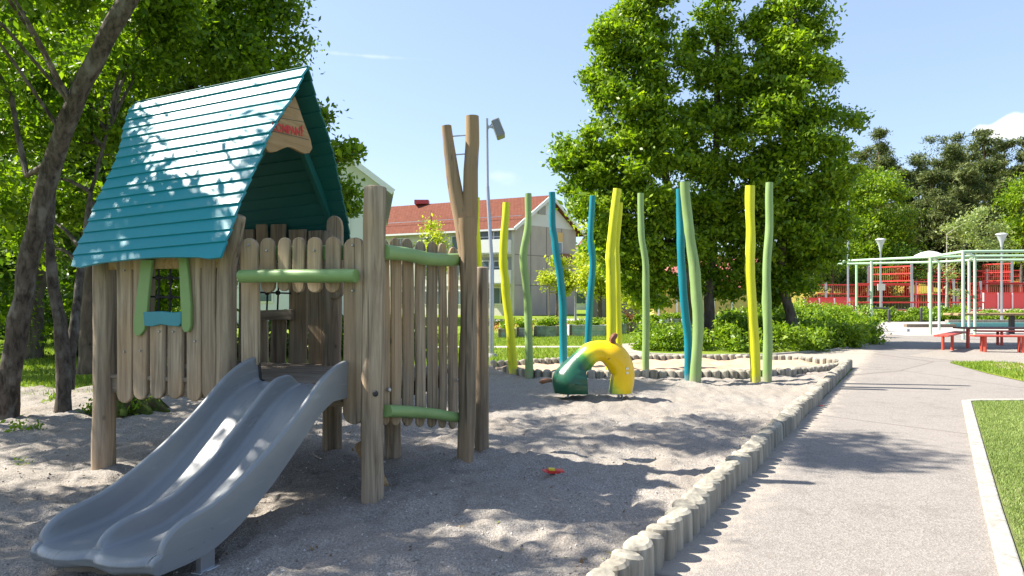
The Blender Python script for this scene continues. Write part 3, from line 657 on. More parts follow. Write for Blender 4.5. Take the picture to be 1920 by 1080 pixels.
for sgn, u in ((1, UL), (-1, UR)):
    mb = MB(); mb.tube([(u+sgn*.075, .0, .875), (u+sgn*.045, .0, .89), (u+sgn*.033, .0, 1.03), (u+sgn*.02, .0, 1.065), (u, .0, 1.065), (u-sgn*.014, .0, 1.03), (u-sgn*.012, .0, .83), (u+sgn*.01, -.02, .775), (u+sgn*.05, -.05, .77)], .011, 8); obj('rubber_edge', mb, RUBBER, sl, smooth=True)
mb = MB(); mb.box((UR-.05, VE+.34, .08), (.04, .1, .18)); mb.box((UR-.05, VE+.34, .02), (.07, .14, .05)); obj('slide_foot', mb, STEEL, sl, bevel=.005)
mb = MB(); mb.box((UL+.33, VE+.16, .05), (.55, .13, .10)); obj('slide_support', mb, WOODH, sl, bevel=.01)
# under the deck
mb = MB(); mb.tube([(2.42, .10, .42), (2.42, .42, .04)], .05, 10, .1); obj('brace', mb, FRESH, tower, smooth=True)

# ------------------------------------------------------------------ painted poles
def smooth_path(c, n=4):
    out = []
    for i in range(len(c)-1):
        p0 = c[max(i-1, 0)]; p1 = c[i]; p2 = c[i+1]; p3 = c[min(i+2, len(c)-1)]
        for q in range(n):
            t = q/n; out.append(tuple(.5*((2*b)+(-a+cc)*t+(2*a-5*b+4*cc-d)*t*t+(-a+3*b-3*cc+d)*t**3) for a, b, cc, d in zip(p0, p1, p2, p3)))
    out.append(tuple(c[-1])); return out
PT = empty('tmp'); bpy.data.objects.remove(PT)
POLES = [
 ('yellow', YELP, [(895, 700), (896, 600), (897, 500), (893, 440), (893, 371)], 705, .075, 'yellow pole standing right behind the tall forked post of the play tower'),
 ('yellow', YELP, [(963, 708), (957, 620), (948, 540), (944, 470), (950, 380)], 708, .078, 'yellow pole bent to the left, beside the leftmost sage green pole'),
 ('sage', GRNP, [(992, 710), (991, 600), (986, 530), (981, 480), (990, 420), (990, 363)], 712, .068, 'sage green pole with an S bend, leftmost of the green poles'),
 ('teal', TEALP, [(1057, 690), (1055, 570), (1050, 520), (1041, 460), (1036, 420), (1035, 360)], 693, .075, 'teal pole with a strong kink, just left of the hollow of the fruit sculpture'),
 ('teal', TEALP, [(1103, 700), (1104, 600), (1111, 500), (1107, 440), (1112, 367)], 704, .062, 'thin teal pole rising behind the arched back of the fruit sculpture'),
 ('yellow', YELP, [(1145, 705), (1146, 560), (1144, 490), (1147, 450), (1157, 354)], 706, .085, 'thick yellow pole, front one of the crossed pair behind the fruit sculpture'),
 ('yellow', YELP, [(1160, 700), (1158, 560), (1156, 470), (1162, 380)], 700, .07, 'shorter yellow pole, rear one of the crossed pair behind the fruit sculpture'),
 ('sage', GRNP, [(1211, 702), (1211, 600), (1210, 500), (1202, 430), (1202, 362)], 704, .064, 'thin sage green pole standing alone right of the fruit sculpture'),
 ('teal', TEALP, [(1292, 720), (1290, 640), (1280, 540), (1276, 440), (1275, 354)], 720, .068, 'teal pole crossing behind a green pole at the sandpit edge'),
 ('sage', GRNP, [(1303, 724), (1308, 600), (1301, 500), (1291, 420), (1284, 341)], 724, .085, 'tall sage green pole leaning left in front of a teal pole'),
 ('yellow', YELP, [(1417, 723), (1412, 620), (1407, 520), (1408, 430), (1406, 348)], 723, .08, 'straight yellow pole, rightmost yellow one, at the front of the sandpit'),
 ('sage', GRNP, [(1439, 717), (1438, 600), (1437, 510), (1443, 430), (1443, 342)], 717, .072, 'straight sage green pole, rightmost of all the painted poles')]
for i, (cn, m, pts, by, r, lab) in enumerate(POLES):
    Z = ZF(by); P = [W(q[0], q[1], Z) for q in smooth_path(pts, 6)]; base = Vector((P[0].x, Z, 0)); P = [Vector((P[0].x, Z, -.1))]+P
    rr = random.Random(i); nn = len(P); ph = rr.uniform(0, 6)
    P = [p+Vector((.004*math.sin(j*.9+ph), .02*math.sin(j*.25+ph), 0)) for j, p in enumerate(P)]
    rs = [r*(1.12-.2*j/nn)*(1+.10*math.exp(-((j-nn*rr.uniform(.3, .7))/1.2)**2)*1.0) for j in range(nn)]
    mb = MB(); mb.tube(P, rs, 14, .075, seed=i*3.3); o = obj('painted_pole', mb, m, smooth=True, loc=base, ang=50); tag(o, lab, 'pole', 'painted poles around the sandpit')

# ------------------------------------------------------------------ fruit sculpture
ZB = 9.85
fr = empty('fruit_sculpture', (W(1110, 0, ZB).x, ZB, .03)); tag(fr, 'arched yellow and green fruit shaped play sculpture standing on the gravel', 'play sculpture')
FB = Vector((W(1110, 0, ZB).x, ZB, 0))
def fw(px, py, dy=0): return W(px, py, ZB)+Vector((0, dy, 0))-FB
cl = [(1160, 752, 14, .8), (1163, 742, 21, .9), (1167, 724, 24, .95), (1167, 703, 25, 1), (1160, 683, 26, 1), (1146, 668, 26, 1), (1127, 662, 22, 1), (1108, 666, 23, 1), (1094, 679, 24, 1), (1082, 694, 28, 1.0), (1073, 709, 34, 1.0), (1068, 721, 36, 1.0), (1074, 734, 29, 1), (1078, 746, 20, .9)]
cs = smooth_path(cl)
FM = NM('fruit_paint'); tcx = FM.n('ShaderNodeTexCoord'); sx = FM.n('ShaderNodeSeparateXYZ'); FM.link(tcx.outputs['Object'], sx.inputs[0])
g = FM.math('ADD', FM.math('ADD', sx.outputs[0], FM.math('MULTIPLY', sx.outputs[2], .75)), FM.math('MULTIPLY', FM.noise(FM.coord(), 5, 4), .12))
cc = FM.ramp(g, (.28, (.012, .085, .045)), (.40, (.05, .22, .04)), (.52, (.50, .55, .02)), (.62, (.80, .58, .0)), (.9, (.78, .48, .0)))
cr = FM.noise(FM.coord((12, 12, 5)), 1.0, 3, .5, 2); cc = FM.mix(FM.ramp(cr, (.30, G3(.6)), (.325, G3(0))), cc, (.05, .04, .02))
FM.col(cc); FM.set(.28, 0, .5); FM.bump(FM.noise(FM.coord(), 9, 4), .25, .02); FM = FM.m
mb = MB(); mb.tube([fw(a, b) for a, b, r, f in cs], [r/R_*ZB for a, b, r, f in cs], 26, .03, seed=4, flat=.9); zcut = fw(0, 740).z; xb_ = fw(1100, 0).x; xl = fw(1149, 0).x; hv2 = []
for x_, y_, z_ in mb.v:
    if z_ < fw(0, 734).z: z_ = zcut
    if fw(1078, 0).x < x_ < fw(1122, 0).x and z_ < fw(0, 697).z: x_ = xb_-.03*(z_-zcut)/.35
    if fw(1122, 0).x < x_ < fw(1156, 0).x and z_ < fw(0, 704).z: x_ = xl-.04*(fw(0, 704).z-z_)/.3
    hv2.append((x_, y_, z_))
mb.v = hv2; body = obj('body', mb, FM, fr, smooth=True, ang=40)
mb = MB(); mb.tube([fw(1148, 648, -.05), fw(1147, 640, -.06), fw(1151, 634, -.06), fw(1155, 630, -.05)], [.05, .042, .045, .025], 10, .15); obj('stem', mb, flat('brown_stem', (.17, .06, .03), .5), fr, smooth=True)
mb = MB(); mb.tube([fw(1035, 717), fw(1026, 717), fw(1016, 719), fw(1011, 720)], [.022, .035, .038, .012], 10, .1); obj('stem', mb, flat('brown_stalk', (.19, .09, .04), .5), fr, smooth=True)
for y in (692.5, 700.5):
    mb = MB(); mb.box(fw(1172, y, -.19), (.034, .03, .032)); obj('bolt_cover', mb, flat('white_cap', (.75, .75, .72), .4), fr, bevel=.008)
for x in (1065, 1160, 1166):
    p = fw(x, 740); mb = MB(); mb.tube([(p.x, 0, -.08), (p.x, 0, .16)], .018, 10); obj('foot_tube', mb, STEEL, fr, smooth=True)

# ------------------------------------------------------------------ log edging
def logmesh(seed):
    mb = MB(); rr = random.Random(seed); n = 12; r = .083; vs = []
    prof_ = [(r, -.2), (r*.99, .0), (r*.98, .155), (r*.93, .174), (r*.70, .190), (r*.3, .194)]
    for (q, z) in prof_:
        for k in range(n):
            an = 2*math.pi*k/n; f = 1+.04*math.cos(an*2+seed)+.02*math.sin(an*3+seed*2); vs.append((q*f*math.cos(an), q*f*math.sin(an), z+(.012*math.cos(an-seed) if z > .1 else 0)))
    fs = []
    for i in range(len(prof_)-1):
        for k in range(n): k2 = (k+1) % n; fs.append((i*n+k, i*n+k2, (i+1)*n+k2, (i+1)*n+k))
    fs.append(tuple((len(prof_)-1)*n+k for k in range(n))); mb.add(vs, fs); return mb
protos = []
def put_log(i, x, y, z, lab, grp):
    rr = random.Random(i*13+5)
    if len(protos) < 5:
        o = obj('edging_log', logmesh(len(protos)*1.7), LOGW, smooth=True, ang=28); protos.append(o)
    else: o = protos[i % 5].copy(); COL.objects.link(o)
    o.location = (x, y, z+rr.uniform(-.006, .006)); o.rotation_euler = (rr.uniform(-.03, .03), rr.uniform(-.03, .03), rr.uniform(0, 6.28)); s = rr.uniform(.97, 1.05); o.scale = (s, s, 1)
    tag(o, lab, 'edging log', grp)
n = 0; s = -1.0
while s < 12.75:
    p = pal(s); jx = .012*math.sin(s*3); put_log(n, p.x+jx, p.y, .0, 'weathered round-topped log in the long straight row between gravel and asphalt path', 'logs edging the gravel along the path'); s += .163; n += 1
def row(L, lab, grp, z, step=.165):
    global n
    P = [G(x, y) for x, y in L]; acc = 0
    for a, b in zip(P, P[1:]):
        d = (b-a).length; t = acc
        while t < d: q = a.lerp(b, t/d); put_log(n, q.x, q.y, z, lab, grp); n += 1; t += step
        acc = t-d
row(far_row, 'grey low log in the curved row along the far side of the sandpit', 'logs edging the far side of the sandpit', -.02)
row(near_row[1:], 'grey low log in the curved row along the near side of the sandpit', 'logs edging the near side of the sandpit', -.01)
print('logs', n)

# ------------------------------------------------------------------ floodlight mast and lamps
fl = empty('floodlight_mast', G(922, 669)); tag(fl, 'tall slim galvanised mast with one tilted floodlight, beside the play tower', 'floodlight'); Zf = G(922, 669).y; hf = lambda y: 1.5+(HZ-y)/R_*Zf
ft_ = lambda x, y, d=0: W(x, y, Zf)-Vector(fl.location)+Vector((0, d, 0))
mb = MB(); mb.tube([(0, 0, 0), (0, 0, hf(495)), (0, 0, hf(492)), ft_(914, 350), ft_(914, 348), ft_(913, 222)], [.065, .06, .048, .045, .036, .032], 12); obj('pole', mb, STEEL, fl, smooth=True, ang=30)
mb = MB(); mb.tube([(0, 0, 0), (0, 0, .08)], [.16, .12], 14); obj('base', mb, flat('concrete', (.35, .34, .32), .9), fl)
mb = MB(); mb.box2(ft_(913, 236), ft_(927, 240), .05, .05); mb.box2(ft_(914, 243), ft_(924, 230), .04, .03); obj('bracket', mb, STEEL, fl, bevel=.005)
hd = MB(); a = ft_(928, 226); b = ft_(940, 258); hd.box2(a, b, .42, .22, up=(1, 0, .4)); ho = obj('lamp_head', hd, flat('lamp_grey', (.22, .23, .25), .45, .4), fl, bevel=.03)
hd = MB(); a2 = ft_(935, 226, -.05); b2 = ft_(946, 252, -.05); hd.box2(a2, b2, .34, .02, up=(1, 0, .4)); obj('lamp_glass', hd, flat('lamp_glass', (.5, .5, .48), .15), ho)
def lamp(px, by, ty, lab, Z=None):
    Z = Z or ZF(by); x = (px-960)/R_*Z; h = 1.5+(HZ-ty)/R_*Z; r = empty('street_lamp', (x, Z, 0)); tag(r, lab, 'street lamp', 'park lamps with cone shades')
    mb = MB(); mb.tube([(0, 0, 0), (0, 0, 1), (0, 0, h-.7), (0, 0, h-.35)], [.09, .07, .055, .07], 10); obj('pole', mb, STEEL, r, smooth=True)
    mb = MB(); mb.tube([(0, 0, h-.75), (0, 0, h-.45), (0, 0, h-.1), (0, 0, h)], [.06, .11, .25, .31], 14); obj('lamp_shade', mb, flat('milky_shade', (.40, .44, .46), .3), r, smooth=True, ang=40)
    mb = MB(); mb.tube([(0, 0, h+.003), (0, 0, h+.05), (0, 0, h+.1)], [.33, .31, .15], 14); obj('lamp_cap', mb, flat('lamp_white', (.6, .62, .63), .4), r, smooth=True, ang=30)
lamp(1651, 597, 450, 'park lamp with cone shade rising behind the left end of the light green frame', 45)
lamp(1878, 597, 440, 'park lamp with cone shade in front of the pines on the right', 42)
lamp(1079, 600, 524, 'park lamp standing beside the grey end wall of the apartment house', 46)
t = MB(); t.tube([(0, 0, 0), (0, 0, 16)], [.14, .08], 8); Z = 85; o = obj('mast', t, STEEL, smooth=True); o.location = ((1590-960)/R_*Z, Z, 0); tag(o, 'plain tall grey mast left of the ball court fences', 'mast')

# ------------------------------------------------------------------ buildings
def quadwall(mb, a, b, z0_, z1, th=.3, mi=0):
    mb.box2((a[0], a[1], (z0_+z1)/2), (b[0], b[1], (z0_+z1)/2), th, z1-z0_, mi)
CREAM = flat('cream_cladding', (.58, .56, .49), .8, var=.1, sc=1.2); GREYP = NM('concrete_panel')
_c = GREYP.noise(GREYP.coord((1, 1, .4)), 1.2, 4); GREYP.col(GREYP.ramp(_c, (.3, (.37, .33, .295)), (.7, (.45, .405, .365)))); GREYP.set(.9, 0, .2); GREYP = GREYP.m
WHITEW = flat('white_wall', (.60, .61, .60), .8, var=.06, sc=1); GLASS = flat('window_glass', (.10, .14, .16), .08, 0, .8, .2, 1); FRAME = flat('white_frame', (.7, .7, .68), .5)
def tilem():
    m = NM('red_roof_tiles'); c0 = m.coord(); wv = m.n('ShaderNodeTexWave', wave_type='BANDS', bands_direction='X'); wv.inputs['Scale'].default_value = 1.05; wv.inputs['Distortion'].default_value = .2; m.link(c0, wv.inputs['Vector'])
    w2 = m.n('ShaderNodeTexWave', wave_type='BANDS', bands_direction='Z'); w2.inputs['Scale'].default_value = 1.6; m.link(c0, w2.inputs['Vector'])
    a = m.noise(c0, 3, 4); c = m.ramp(a, (.3, (.12, .046, .03)), (.7, (.18, .072, .046)))
    c = m.mix(m.ramp(wv.outputs[0], (.05, G3(.55)), (.3, G3(0))), c, (.13, .04, .03)); c = m.mix(m.ramp(w2.outputs[0], (.05, G3(.4)), (.25, G3(0))), c, (.13, .04, .03)); m.col(c); m.set(.95, 0, .1); return m.m
TILE = tilem()
C0 = Vector((.19, 60, 0)); C1 = Vector((6.16, 65.7, 0)); C2 = Vector((-19.5, 69.5, 0)); C3 = C1+C2-C0
ab = empty('apartment_building', C0); tag(ab, 'three storey apartment house with red tiled roof, white balconies and grey end wall', 'building')
L = lambda p: Vector(p)-C0
fx = (C2-C0).normalized(); gx = (C1-C0).normalized(); FL = (C2-C0).length; GL = (C1-C0).length
Hh = 8.1; apex = 11.0; mid = (C1+C0)/2-C0
mb = MB(); a, b, c, d = L(C0), L(C1), L(C3), L(C2); z = Vector((0, 0, 1))
mb.add([a, b, c, d, a+z*Hh, b+z*Hh, c+z*Hh, d+z*Hh], [(0, 3, 7, 4), (3, 2, 6, 7), (2, 1, 5, 6)]); obj('wall', mb, CREAM, ab)
mb = MB(); mb.add([a, b, b+z*Hh, a+z*Hh], [(0, 1, 2, 3)]); 
obj('end_wall', mb, GREYP, ab)
mb = MB(); gl = MB()
mb.add([a+z*Hh, b+z*Hh, mid+z*(apex-.1)], [(0, 1, 2)]); obj('gable', mb, WHITEW, ab)
nf = gx.cross(z)*-1; outg = -fx   # outward of gable wall approx
if outg.y > 0: outg = -outg
outg = Vector((gx.y, -gx.x, 0)); outf = Vector((fx.y, -fx.x, 0)); 
if outg.y > 0: outg = -outg
if outf.y > 0: outf = -outf
jm = MB()
for zz in (2.7, 5.4): jm.box2(gx*.1+z*zz+outg*.0, gx*(GL-.1)+z*zz, .04, .05)
for tt in (.25, .5, .75): jm.box2(gx*GL*tt+z*.1, gx*GL*tt+z*Hh, .05, .04, up=tuple(gx))
obj('panel_joint', jm, flat('joint', (.16, .15, .14), .9), ab)
def fbox(par, name, mat, t, z_, w_, h_, th=.1, off=.0, dirv=fx, outv=outf, bevel=0):
    mb = MB(); p = dirv*t+z*z_+outv*off; mb.box2(p-dirv*w_/2, p+dirv*w_/2, th, h_); return obj(name, mb, mat, par, bevel=bevel)
def window(par, t, z_, w_, h_, dirv=fx, outv=outf, off=.03, div=2):
    f = fbox(par, 'window', FRAME, t, z_, w_+.16, h_+.16, .1, off, dirv, outv)
    for k in range(div): fbox(f, 'pane', GLASS, t-w_/2+(k+.5)*w_/div, z_, w_/div-.08, h_-.04, .03, off+.055, dirv, outv)
    return f
for (t, dd) in ((1.6, 0),):
    for zz in (3.1, 5.75):
        bl = fbox(ab, 'balcony', FRAME, 1.9, zz+.35, 3.3, 1.15, .1, 1.2); fbox(bl, 'balcony_side', FRAME, .3, zz+.35, .1, 1.15, 1.2, .6); fbox(bl, 'balcony_side', FRAME, 3.5, zz+.35, .1, 1.15, 1.2, .6); fbox(bl, 'balcony_floor', WHITEW, 1.9, zz-.25, 3.3, .14, 1.25, .6); fbox(bl, 'balcony_rail', STEEL, 1.9, zz+1.15, 3.3, .06, .05, 1.2)
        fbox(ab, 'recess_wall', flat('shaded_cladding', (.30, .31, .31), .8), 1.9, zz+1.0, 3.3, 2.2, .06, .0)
        window(ab, 1.3, zz+.95, 1.3, 1.5, off=.06); window(ab, 2.9, zz+.8, .9, 1.9, off=.06, div=1)
window(ab, 1.8, 1.75, 2.8, 1.4, div=3)
for t in (5.5, 8.5, 12, 15.5, 19, 21):
    for zz in (1.6, 4.2, 6.6): window(ab, t, zz, 1.6, 1.2)
for zz in (7.75, 5.3, 2.7): fbox(ab, 'trim', FRAME, FL/2+2, zz, FL-4.5, .1, .08, .05)
fbox(ab, 'blind', flat('blue_blind', (.08, .17, .42), .7), 7.2, 5.2, .6, 1.5, .1, .12)
window(ab, GL*.68, 6.0, 1.1, 1.5, gx, outg); bl = fbox(ab, 'balcony', flat('brown_slats', (.20, .10, .06), .7), GL*.74, 5.2, 1.5, 1.0, .1, .7, gx, outg); fbox(ab, 'blind', flat('yellow_blind', (.62, .42, .16), .7), GL*.68, 7.25, 1.3, .9, .08, .05, gx, outg); fbox(ab, 'vent', flat('vent_grey', (.3, .3, .3), .7), GL*.42, 9.6, 1.0, .8, .06, .04, gx, outg)
rm = MB(); ov = .6; tk = .18
for s_, e0 in ((1, L(C0)-gx*ov), (-1, L(C1)+gx*ov)):
    r1 = mid+z*apex+outg*.0-fx*.5; r2 = mid+fx*(FL+.5)+z*apex; slope = (apex-Hh)/(GL/2); ez = Hh-slope*ov
    e1_ = e0-fx*.5+z*ez; e2_ = e0+fx*(FL+.5)+z*ez; rm.add([r1, r2, e2_, e1_, r1-z*tk, r2-z*tk, e2_-z*tk, e1_-z*tk], [(0, 1, 2, 3), (4, 7, 6, 5), (0, 3, 7, 4), (1, 5, 6, 2), (3, 2, 6, 7), (0, 4, 5, 1)])
rfo = obj('roof', rm, TILE, ab)
mb = MB(); p0 = L(C0)-gx*(ov+.05)-fx*.55+z*(ez-.12); mb.box2(p0, p0+fx*(FL+1), .14, .16); obj('gutter', mb, FRAME, rfo)
mb = MB()
for s_, e0 in ((1, L(C0)-gx*ov), (-1, L(C1)+gx*ov)): mb.box2(e0-fx*.56+z*(ez-.1), mid-fx*.56+z*(apex-.1), .12, .3)
obj('barge_board', mb, FRAME, rfo)
mb = MB(); p0 = mid+fx*13.6+z*(apex+.2); mb.box(p0, (1.4, 1.0, .4)); obj('chimney', mb, flat('red_metal', (.45, .05, .05), .6), rfo)
mb = MB()
p0 = L(C0)+gx*.55-fx*.3+z*(Hh+.75); mb.box2(p0, p0+fx*FL, .05, .05); obj('snow_rail', mb, STEEL, rfo)
# second building right of it (white balconies) and white house left
def simple_house(name, label, px0, px1, Z, eave, apexz, depth, wallm, roofm, ap=None, ov=.5, wins=(), cat='building', skew=0):
    x0 = (px0-960)/R_*Z; x1 = (px1-960)/R_*Z; r = empty(name, (x0, Z, 0)); tag(r, label, cat); Wd = x1-x0; xa = Wd/2 if ap is None else (ap-960)/R_*Z-x0; y2 = depth; sk = skew
    mb = MB(); mb.add([(0, 0, 0), (Wd, 0, 0), (Wd+sk, y2, 0), (sk, y2, 0), (0, 0, eave), (Wd, 0, eave), (Wd+sk, y2, eave), (sk, y2, eave), (xa, 0, apexz), (xa+sk, y2, apexz)], [(0, 1, 5, 8, 4), (2, 3, 7, 9, 6), (1, 2, 6, 5), (3, 0, 4, 7)]); obj('wall', mb, wallm, r)
    mb = MB(); tk = .2
    for e in (0, 1):
        ex = -ov if e == 0 else Wd+ov; sl = (apexz-eave)/(xa if e == 0 else Wd-xa); ez = eave-sl*ov
        vs = [(xa, -ov, apexz), (xa+sk, y2+ov, apexz), (ex+sk, y2+ov, ez), (ex, -ov, ez)]; vs = [(a, b, c+.02) for a, b, c in vs]+[(a, b, c+tk+.02) for a, b, c in vs]; mb.add(vs, [(0, 1, 2, 3), (4, 7, 6, 5), (0, 3, 7, 4), (1, 5, 6, 2), (3, 2, 6, 7), (0, 4, 5, 1)])
    ro = obj('roof', mb, roofm, r)
    mb = MB()
    for e in (0, 1):
        ex = -ov if e == 0 else Wd+ov; sl = (apexz-eave)/(xa if e == 0 else Wd-xa); mb.box2((ex, -ov-.07, eave-sl*ov+.1), (xa, -ov-.07, apexz+.1), .1, .32)
    obj('barge_board', mb, FRAME, ro)
    for (t, zz, w_, h_) in wins:
        mb = MB(); mb.box((t, -.03, zz), (w_+.16, .08, h_+.16)); f = obj('window', mb, FRAME, r); mb = MB(); mb.box((t, -.08, zz), (w_, .03, h_)); obj('pane', mb, GLASS, f)
    return r
DRF = flat('grey_roof_sheet', (.30, .31, .33), .6)
simple_house('white_house', 'pale gabled house half hidden behind the teal roof and the left trees', 404, 716, 40, 8.15, 11.85, 16, WHITEW, DRF, ap=560, ov=.84, skew=-3.6, wins=((1.5, 5.6, 1.3, 1.2), (7.2, 6.1, 1.2, 1.2), (2.6, 2.0, 1.4, 1.3)))
simple_house('brick_house', 'distant house with red tiled roof behind the grey end wall', 1060, 1170, 92, 6.0, 11.0, 10, WHITEW, TILE, wins=((2, 4.2, 1.4, 1.5), (2, 1.6, 1.4, 1.5)))
# low yellow pavilion behind the big trees
yb = empty('yellow_pavilion', ((1232-960)/R_*52, 52, 0)); tag(yb, 'low yellow pavilion with white posts and red roof behind the big trees', 'building')
YW = flat('yellow_cladding', (.60, .45, .14), .8, var=.1, sc=2)
mb = MB(); mb.box((5, 2.5, 1.15), (10.5, 5, 2.3)); obj('wall', mb, YW, yb)
mb = MB()
for k in range(8): mb.box((.1+k*1.4, -.05, 1.2), (.14, .08, 2.3))
mb.box((5, -.06, .15), (10.5, .06, .14)); obj('frame', mb, FRAME, yb)
mb = MB(); mb.add([(-.6, -.7, 2.3), (11.5, -.7, 2.3), (11.5, 5.7, 2.3), (-.6, 5.7, 2.3), (2.5, 2.5, 4.8), (8.5, 2.5, 4.8)], [(0, 1, 5, 4), (1, 2, 5), (2, 3, 4, 5), (3, 0, 4), (3, 2, 1, 0)]); obj('roof', mb, flat('red_roof_sheet', (.42, .13, .10), .7), yb)
mb = MB(); mb.box((0, 0, 1.0), (5, .4, 2.0)); o = obj('garden_wall', mb, flat('dark_render', (.12, .125, .13), .8), bevel=.02); o.location = ((1158-960)/R_*55, 55, 0); tag(o, 'dark low garden wall behind the pale young trees', 'wall')

# ------------------------------------------------------------------ planters
def mural(name, cols):
    m = NM(name); v = m.n('ShaderNodeTexVoronoi'); v.inputs['Scale'].default_value = 3.2; m.link(m.coord((1, 1, 1.6)), v.inputs['Vector'])
    c = m.ramp(v.outputs['Color'], *[(i/len(cols), q) for i, q in enumerate(cols)]); wv = m.n('ShaderNodeTexWave', bands_direction='Z'); wv.inputs['Scale'].default_value = 3; m.link(m.coord(), wv.inputs['Vector'])
    c = m.mix(m.ramp(wv.outputs[0], (.02, G3(.5)), (.08, G3(0))), c, (.08, .08, .08)); c = m.mix(.35, c, m.ramp(m.noise(m.coord(), 6, 4), (.3, G3(.2)), (.7, G3(.7)))); m.col(c); m.set(.7); return m.m
PLM = [('blue and red', [(.10, .22, .28), (.45, .06, .05), (.18, .32, .36)]), ('black and white speckled', [(.08, .08, .08), (.5, .5, .48), (.2, .2, .2)]), ('dark blue and leafy green', [(.05, .12, .16), (.08, .2, .2), (.12, .2, .1)]),
       ('pale blue and orange', [(.50, .36, .25), (.22, .42, .46), (.30, .48, .52), (.55, .50, .42)]), ('slate blue', [(.12, .2, .22), (.18, .26, .28)]), ('dark red and brown', [(.28, .10, .09), (.1, .1, .1), (.32, .2, .16)]),
       ('brown and grey', [(.2, .14, .12), (.14, .12, .12)]), ('pale blue and green', [(.4, .45, .5), (.1, .4, .25), (.5, .5, .5)]), ('plain grey blue', [(.24, .32, .34), (.2, .27, .3)])]
for i, (x0, x1, yt, yb_) in enumerate(((934, 967, 617, 634), (968, 998, 615, 633), (1001, 1049, 612, 632), (1067, 1141, 610, 631), (1160, 1180, 607, 627), (1181, 1206, 605, 622), (1216, 1240, 603, 620), (1241, 1258, 600, 617), (1259, 1277, 598, 617))):
    Z = ZF(yb_); xa = (x0-960)/R_*Z; xb = (x1-960)/R_*Z; h = (yb_-yt)/R_*Z; r = empty('planter_box', ((xa+xb)/2, Z+.4, 0)); tag(r, 'wooden planter box painted %s, in the row on the lawn' % PLM[i][0], 'planter', 'painted planter boxes on the lawn')
    wd = xb-xa; mm = mural('mural_paint', PLM[i][1]); mb = MB()
    for (cx, cy, sx_, sy_) in ((0, -.38, wd, .05), (0, .38, wd, .05), (-wd/2+.025, 0, .05, .71), (wd/2-.025, 0, .05, .71)): mb.box((cx, cy, h/2), (sx_, sy_, h))
    obj('box', mb, mm, r, bevel=.004)
    mb = MB(); mb.box((0, 0, h*.42), (wd-.12, .68, h*.8)); obj('soil', mb, flat('soil', (.06, .045, .03), .95), r)
    mb = MB()
    for sx_ in (-1, 1): mb = MB(); mb.box((sx_*(wd/2-.06), -.425, h/2), (.1, .03, h+.04)); obj('corner_post', mb, WOODH, r)
    pl = crown('garden_plant', [(0, 0, h+.12, wd*.42, .3, .16)], 60, 10, .07, .11, LEAFB, None, seed=200+i); pl.location = r.location
    tag(pl, 'low leafy plants growing in the planter painted %s' % PLM[i][0], 'plant', 'plants in the painted planters')

# ------------------------------------------------------------------ light green frame
GF = flat('pale_green_steel', (.40, .58, .40), .4, .0, .5, .08)
gf = empty('climbing_frame', (16.5, 25, 0)); tag(gf, 'large pale green tubular steel frame over the plaza', 'climbing frame'); GO = Vector((16.5, 25, 0))
def gpt(px, Z, z_): return Vector(((px-960)/R_*Z, Z, z_))-GO
HT = 3.22
b1 = [gpt(1560, 31.6, HT), gpt(1745, 28.2, HT), gpt(1806, 25, HT), gpt(2000, 24.6, HT)]; b2 = [gpt(1570, 34, HT), gpt(1761, 32, HT), gpt(1817, 30.5, HT), gpt(2020, 30, HT)]; b3 = [gpt(1745, 28.2, HT-.02), gpt(1828, 27.6, HT), gpt(2010, 27.2, HT)]
for bb in (b1, b2, b3): mb = MB(); mb.tube(bb, .055, 10); obj('beam', mb, GF, gf, smooth=True, ang=50)
for (px, Z) in ((1606, 34), (1634, 31.2), (1745, 28.2), (1761, 32), (1806, 25), (1817, 30.5), (1828, 27.6), (1960, 24.7), (1970, 30)): p = gpt(px, Z, 0); mb = MB(); mb.tube([p, p+z*HT], .055, 10); obj('leg', mb, GF, gf, smooth=True)
for (x1_, z1_, x2_, z2_) in ((1575, 31.3, 1585, 33.8), (1745, 28.2, 1761, 32), (1806, 25, 1828, 27.6), (1828, 27.6, 1817, 30.5)): mb = MB(); mb.tube([gpt(x1_, z1_, HT), gpt(x2_, z2_, HT)], .045, 8); obj('crossbar', mb, GF, gf, smooth=True)

# ------------------------------------------------------------------ benches and table
REDB = flat('red_bench_paint', (.56, .07, .04), .5, var=.15)
def bench(px0, px1, Z0, Z1, lab, legs, wd=.42, h=.46, name='red_bench'):
    a = Vector(((px0-960)/R_*Z0, Z0, 0)); b = Vector(((px1-960)/R_*Z1, Z1, 0)); r = empty(name, a); tag(r, lab, 'bench', 'red benches around the table'); d = (b-a); t = d.normalized(); q = Vector((-t.y, t.x, 0))
    for k in range(3): mb = MB(); o_ = q*(k-1)*wd/3; mb.box2(o_+z*h, d+o_+z*h, wd/3-.012, .045); obj('seat_slat', mb, REDB, r, bevel=.006)
    for s_ in legs:
        for sd_ in (-1, 1):
            p = d*s_+q*sd_*wd*.32; mb = MB(); mb.tube([p-z*.02, p+z*(h-.02)], .042, 10); obj('leg', mb, REDB, r, smooth=True)
bench(1764, 1803, 19.0, 21.5, 'short red slatted bench at the left end of the table', (.3,), wd=.36)
bench(1822, 2010, 19.2, 18.6, 'long red slatted bench at the near side of the table', (.12, .5, .9), wd=.36)
bench(1830, 2010, 22.0, 21.6, 'red slatted bench at the far side of the table', (.25, .7), wd=.36)
tb = empty('picnic_table', ((1795-960)/R_*20.6, 20.6, 0)); tag(tb, 'long dark topped picnic table between the red benches', 'table')
mb = MB(); mb.box2((0, 0, .62), (3.4, -.3, .62), .5, .05); obj('tabletop', mb, flat('dark_red_top', (.12, .035, .03), .5), tb, bevel=.006)
for s_ in (.3, 2.9): mb = MB(); mb.tube([(s_, -.03, 0), (s_, -.03, .6)], .05, 10); obj('leg', mb, REDB, tb, smooth=True)
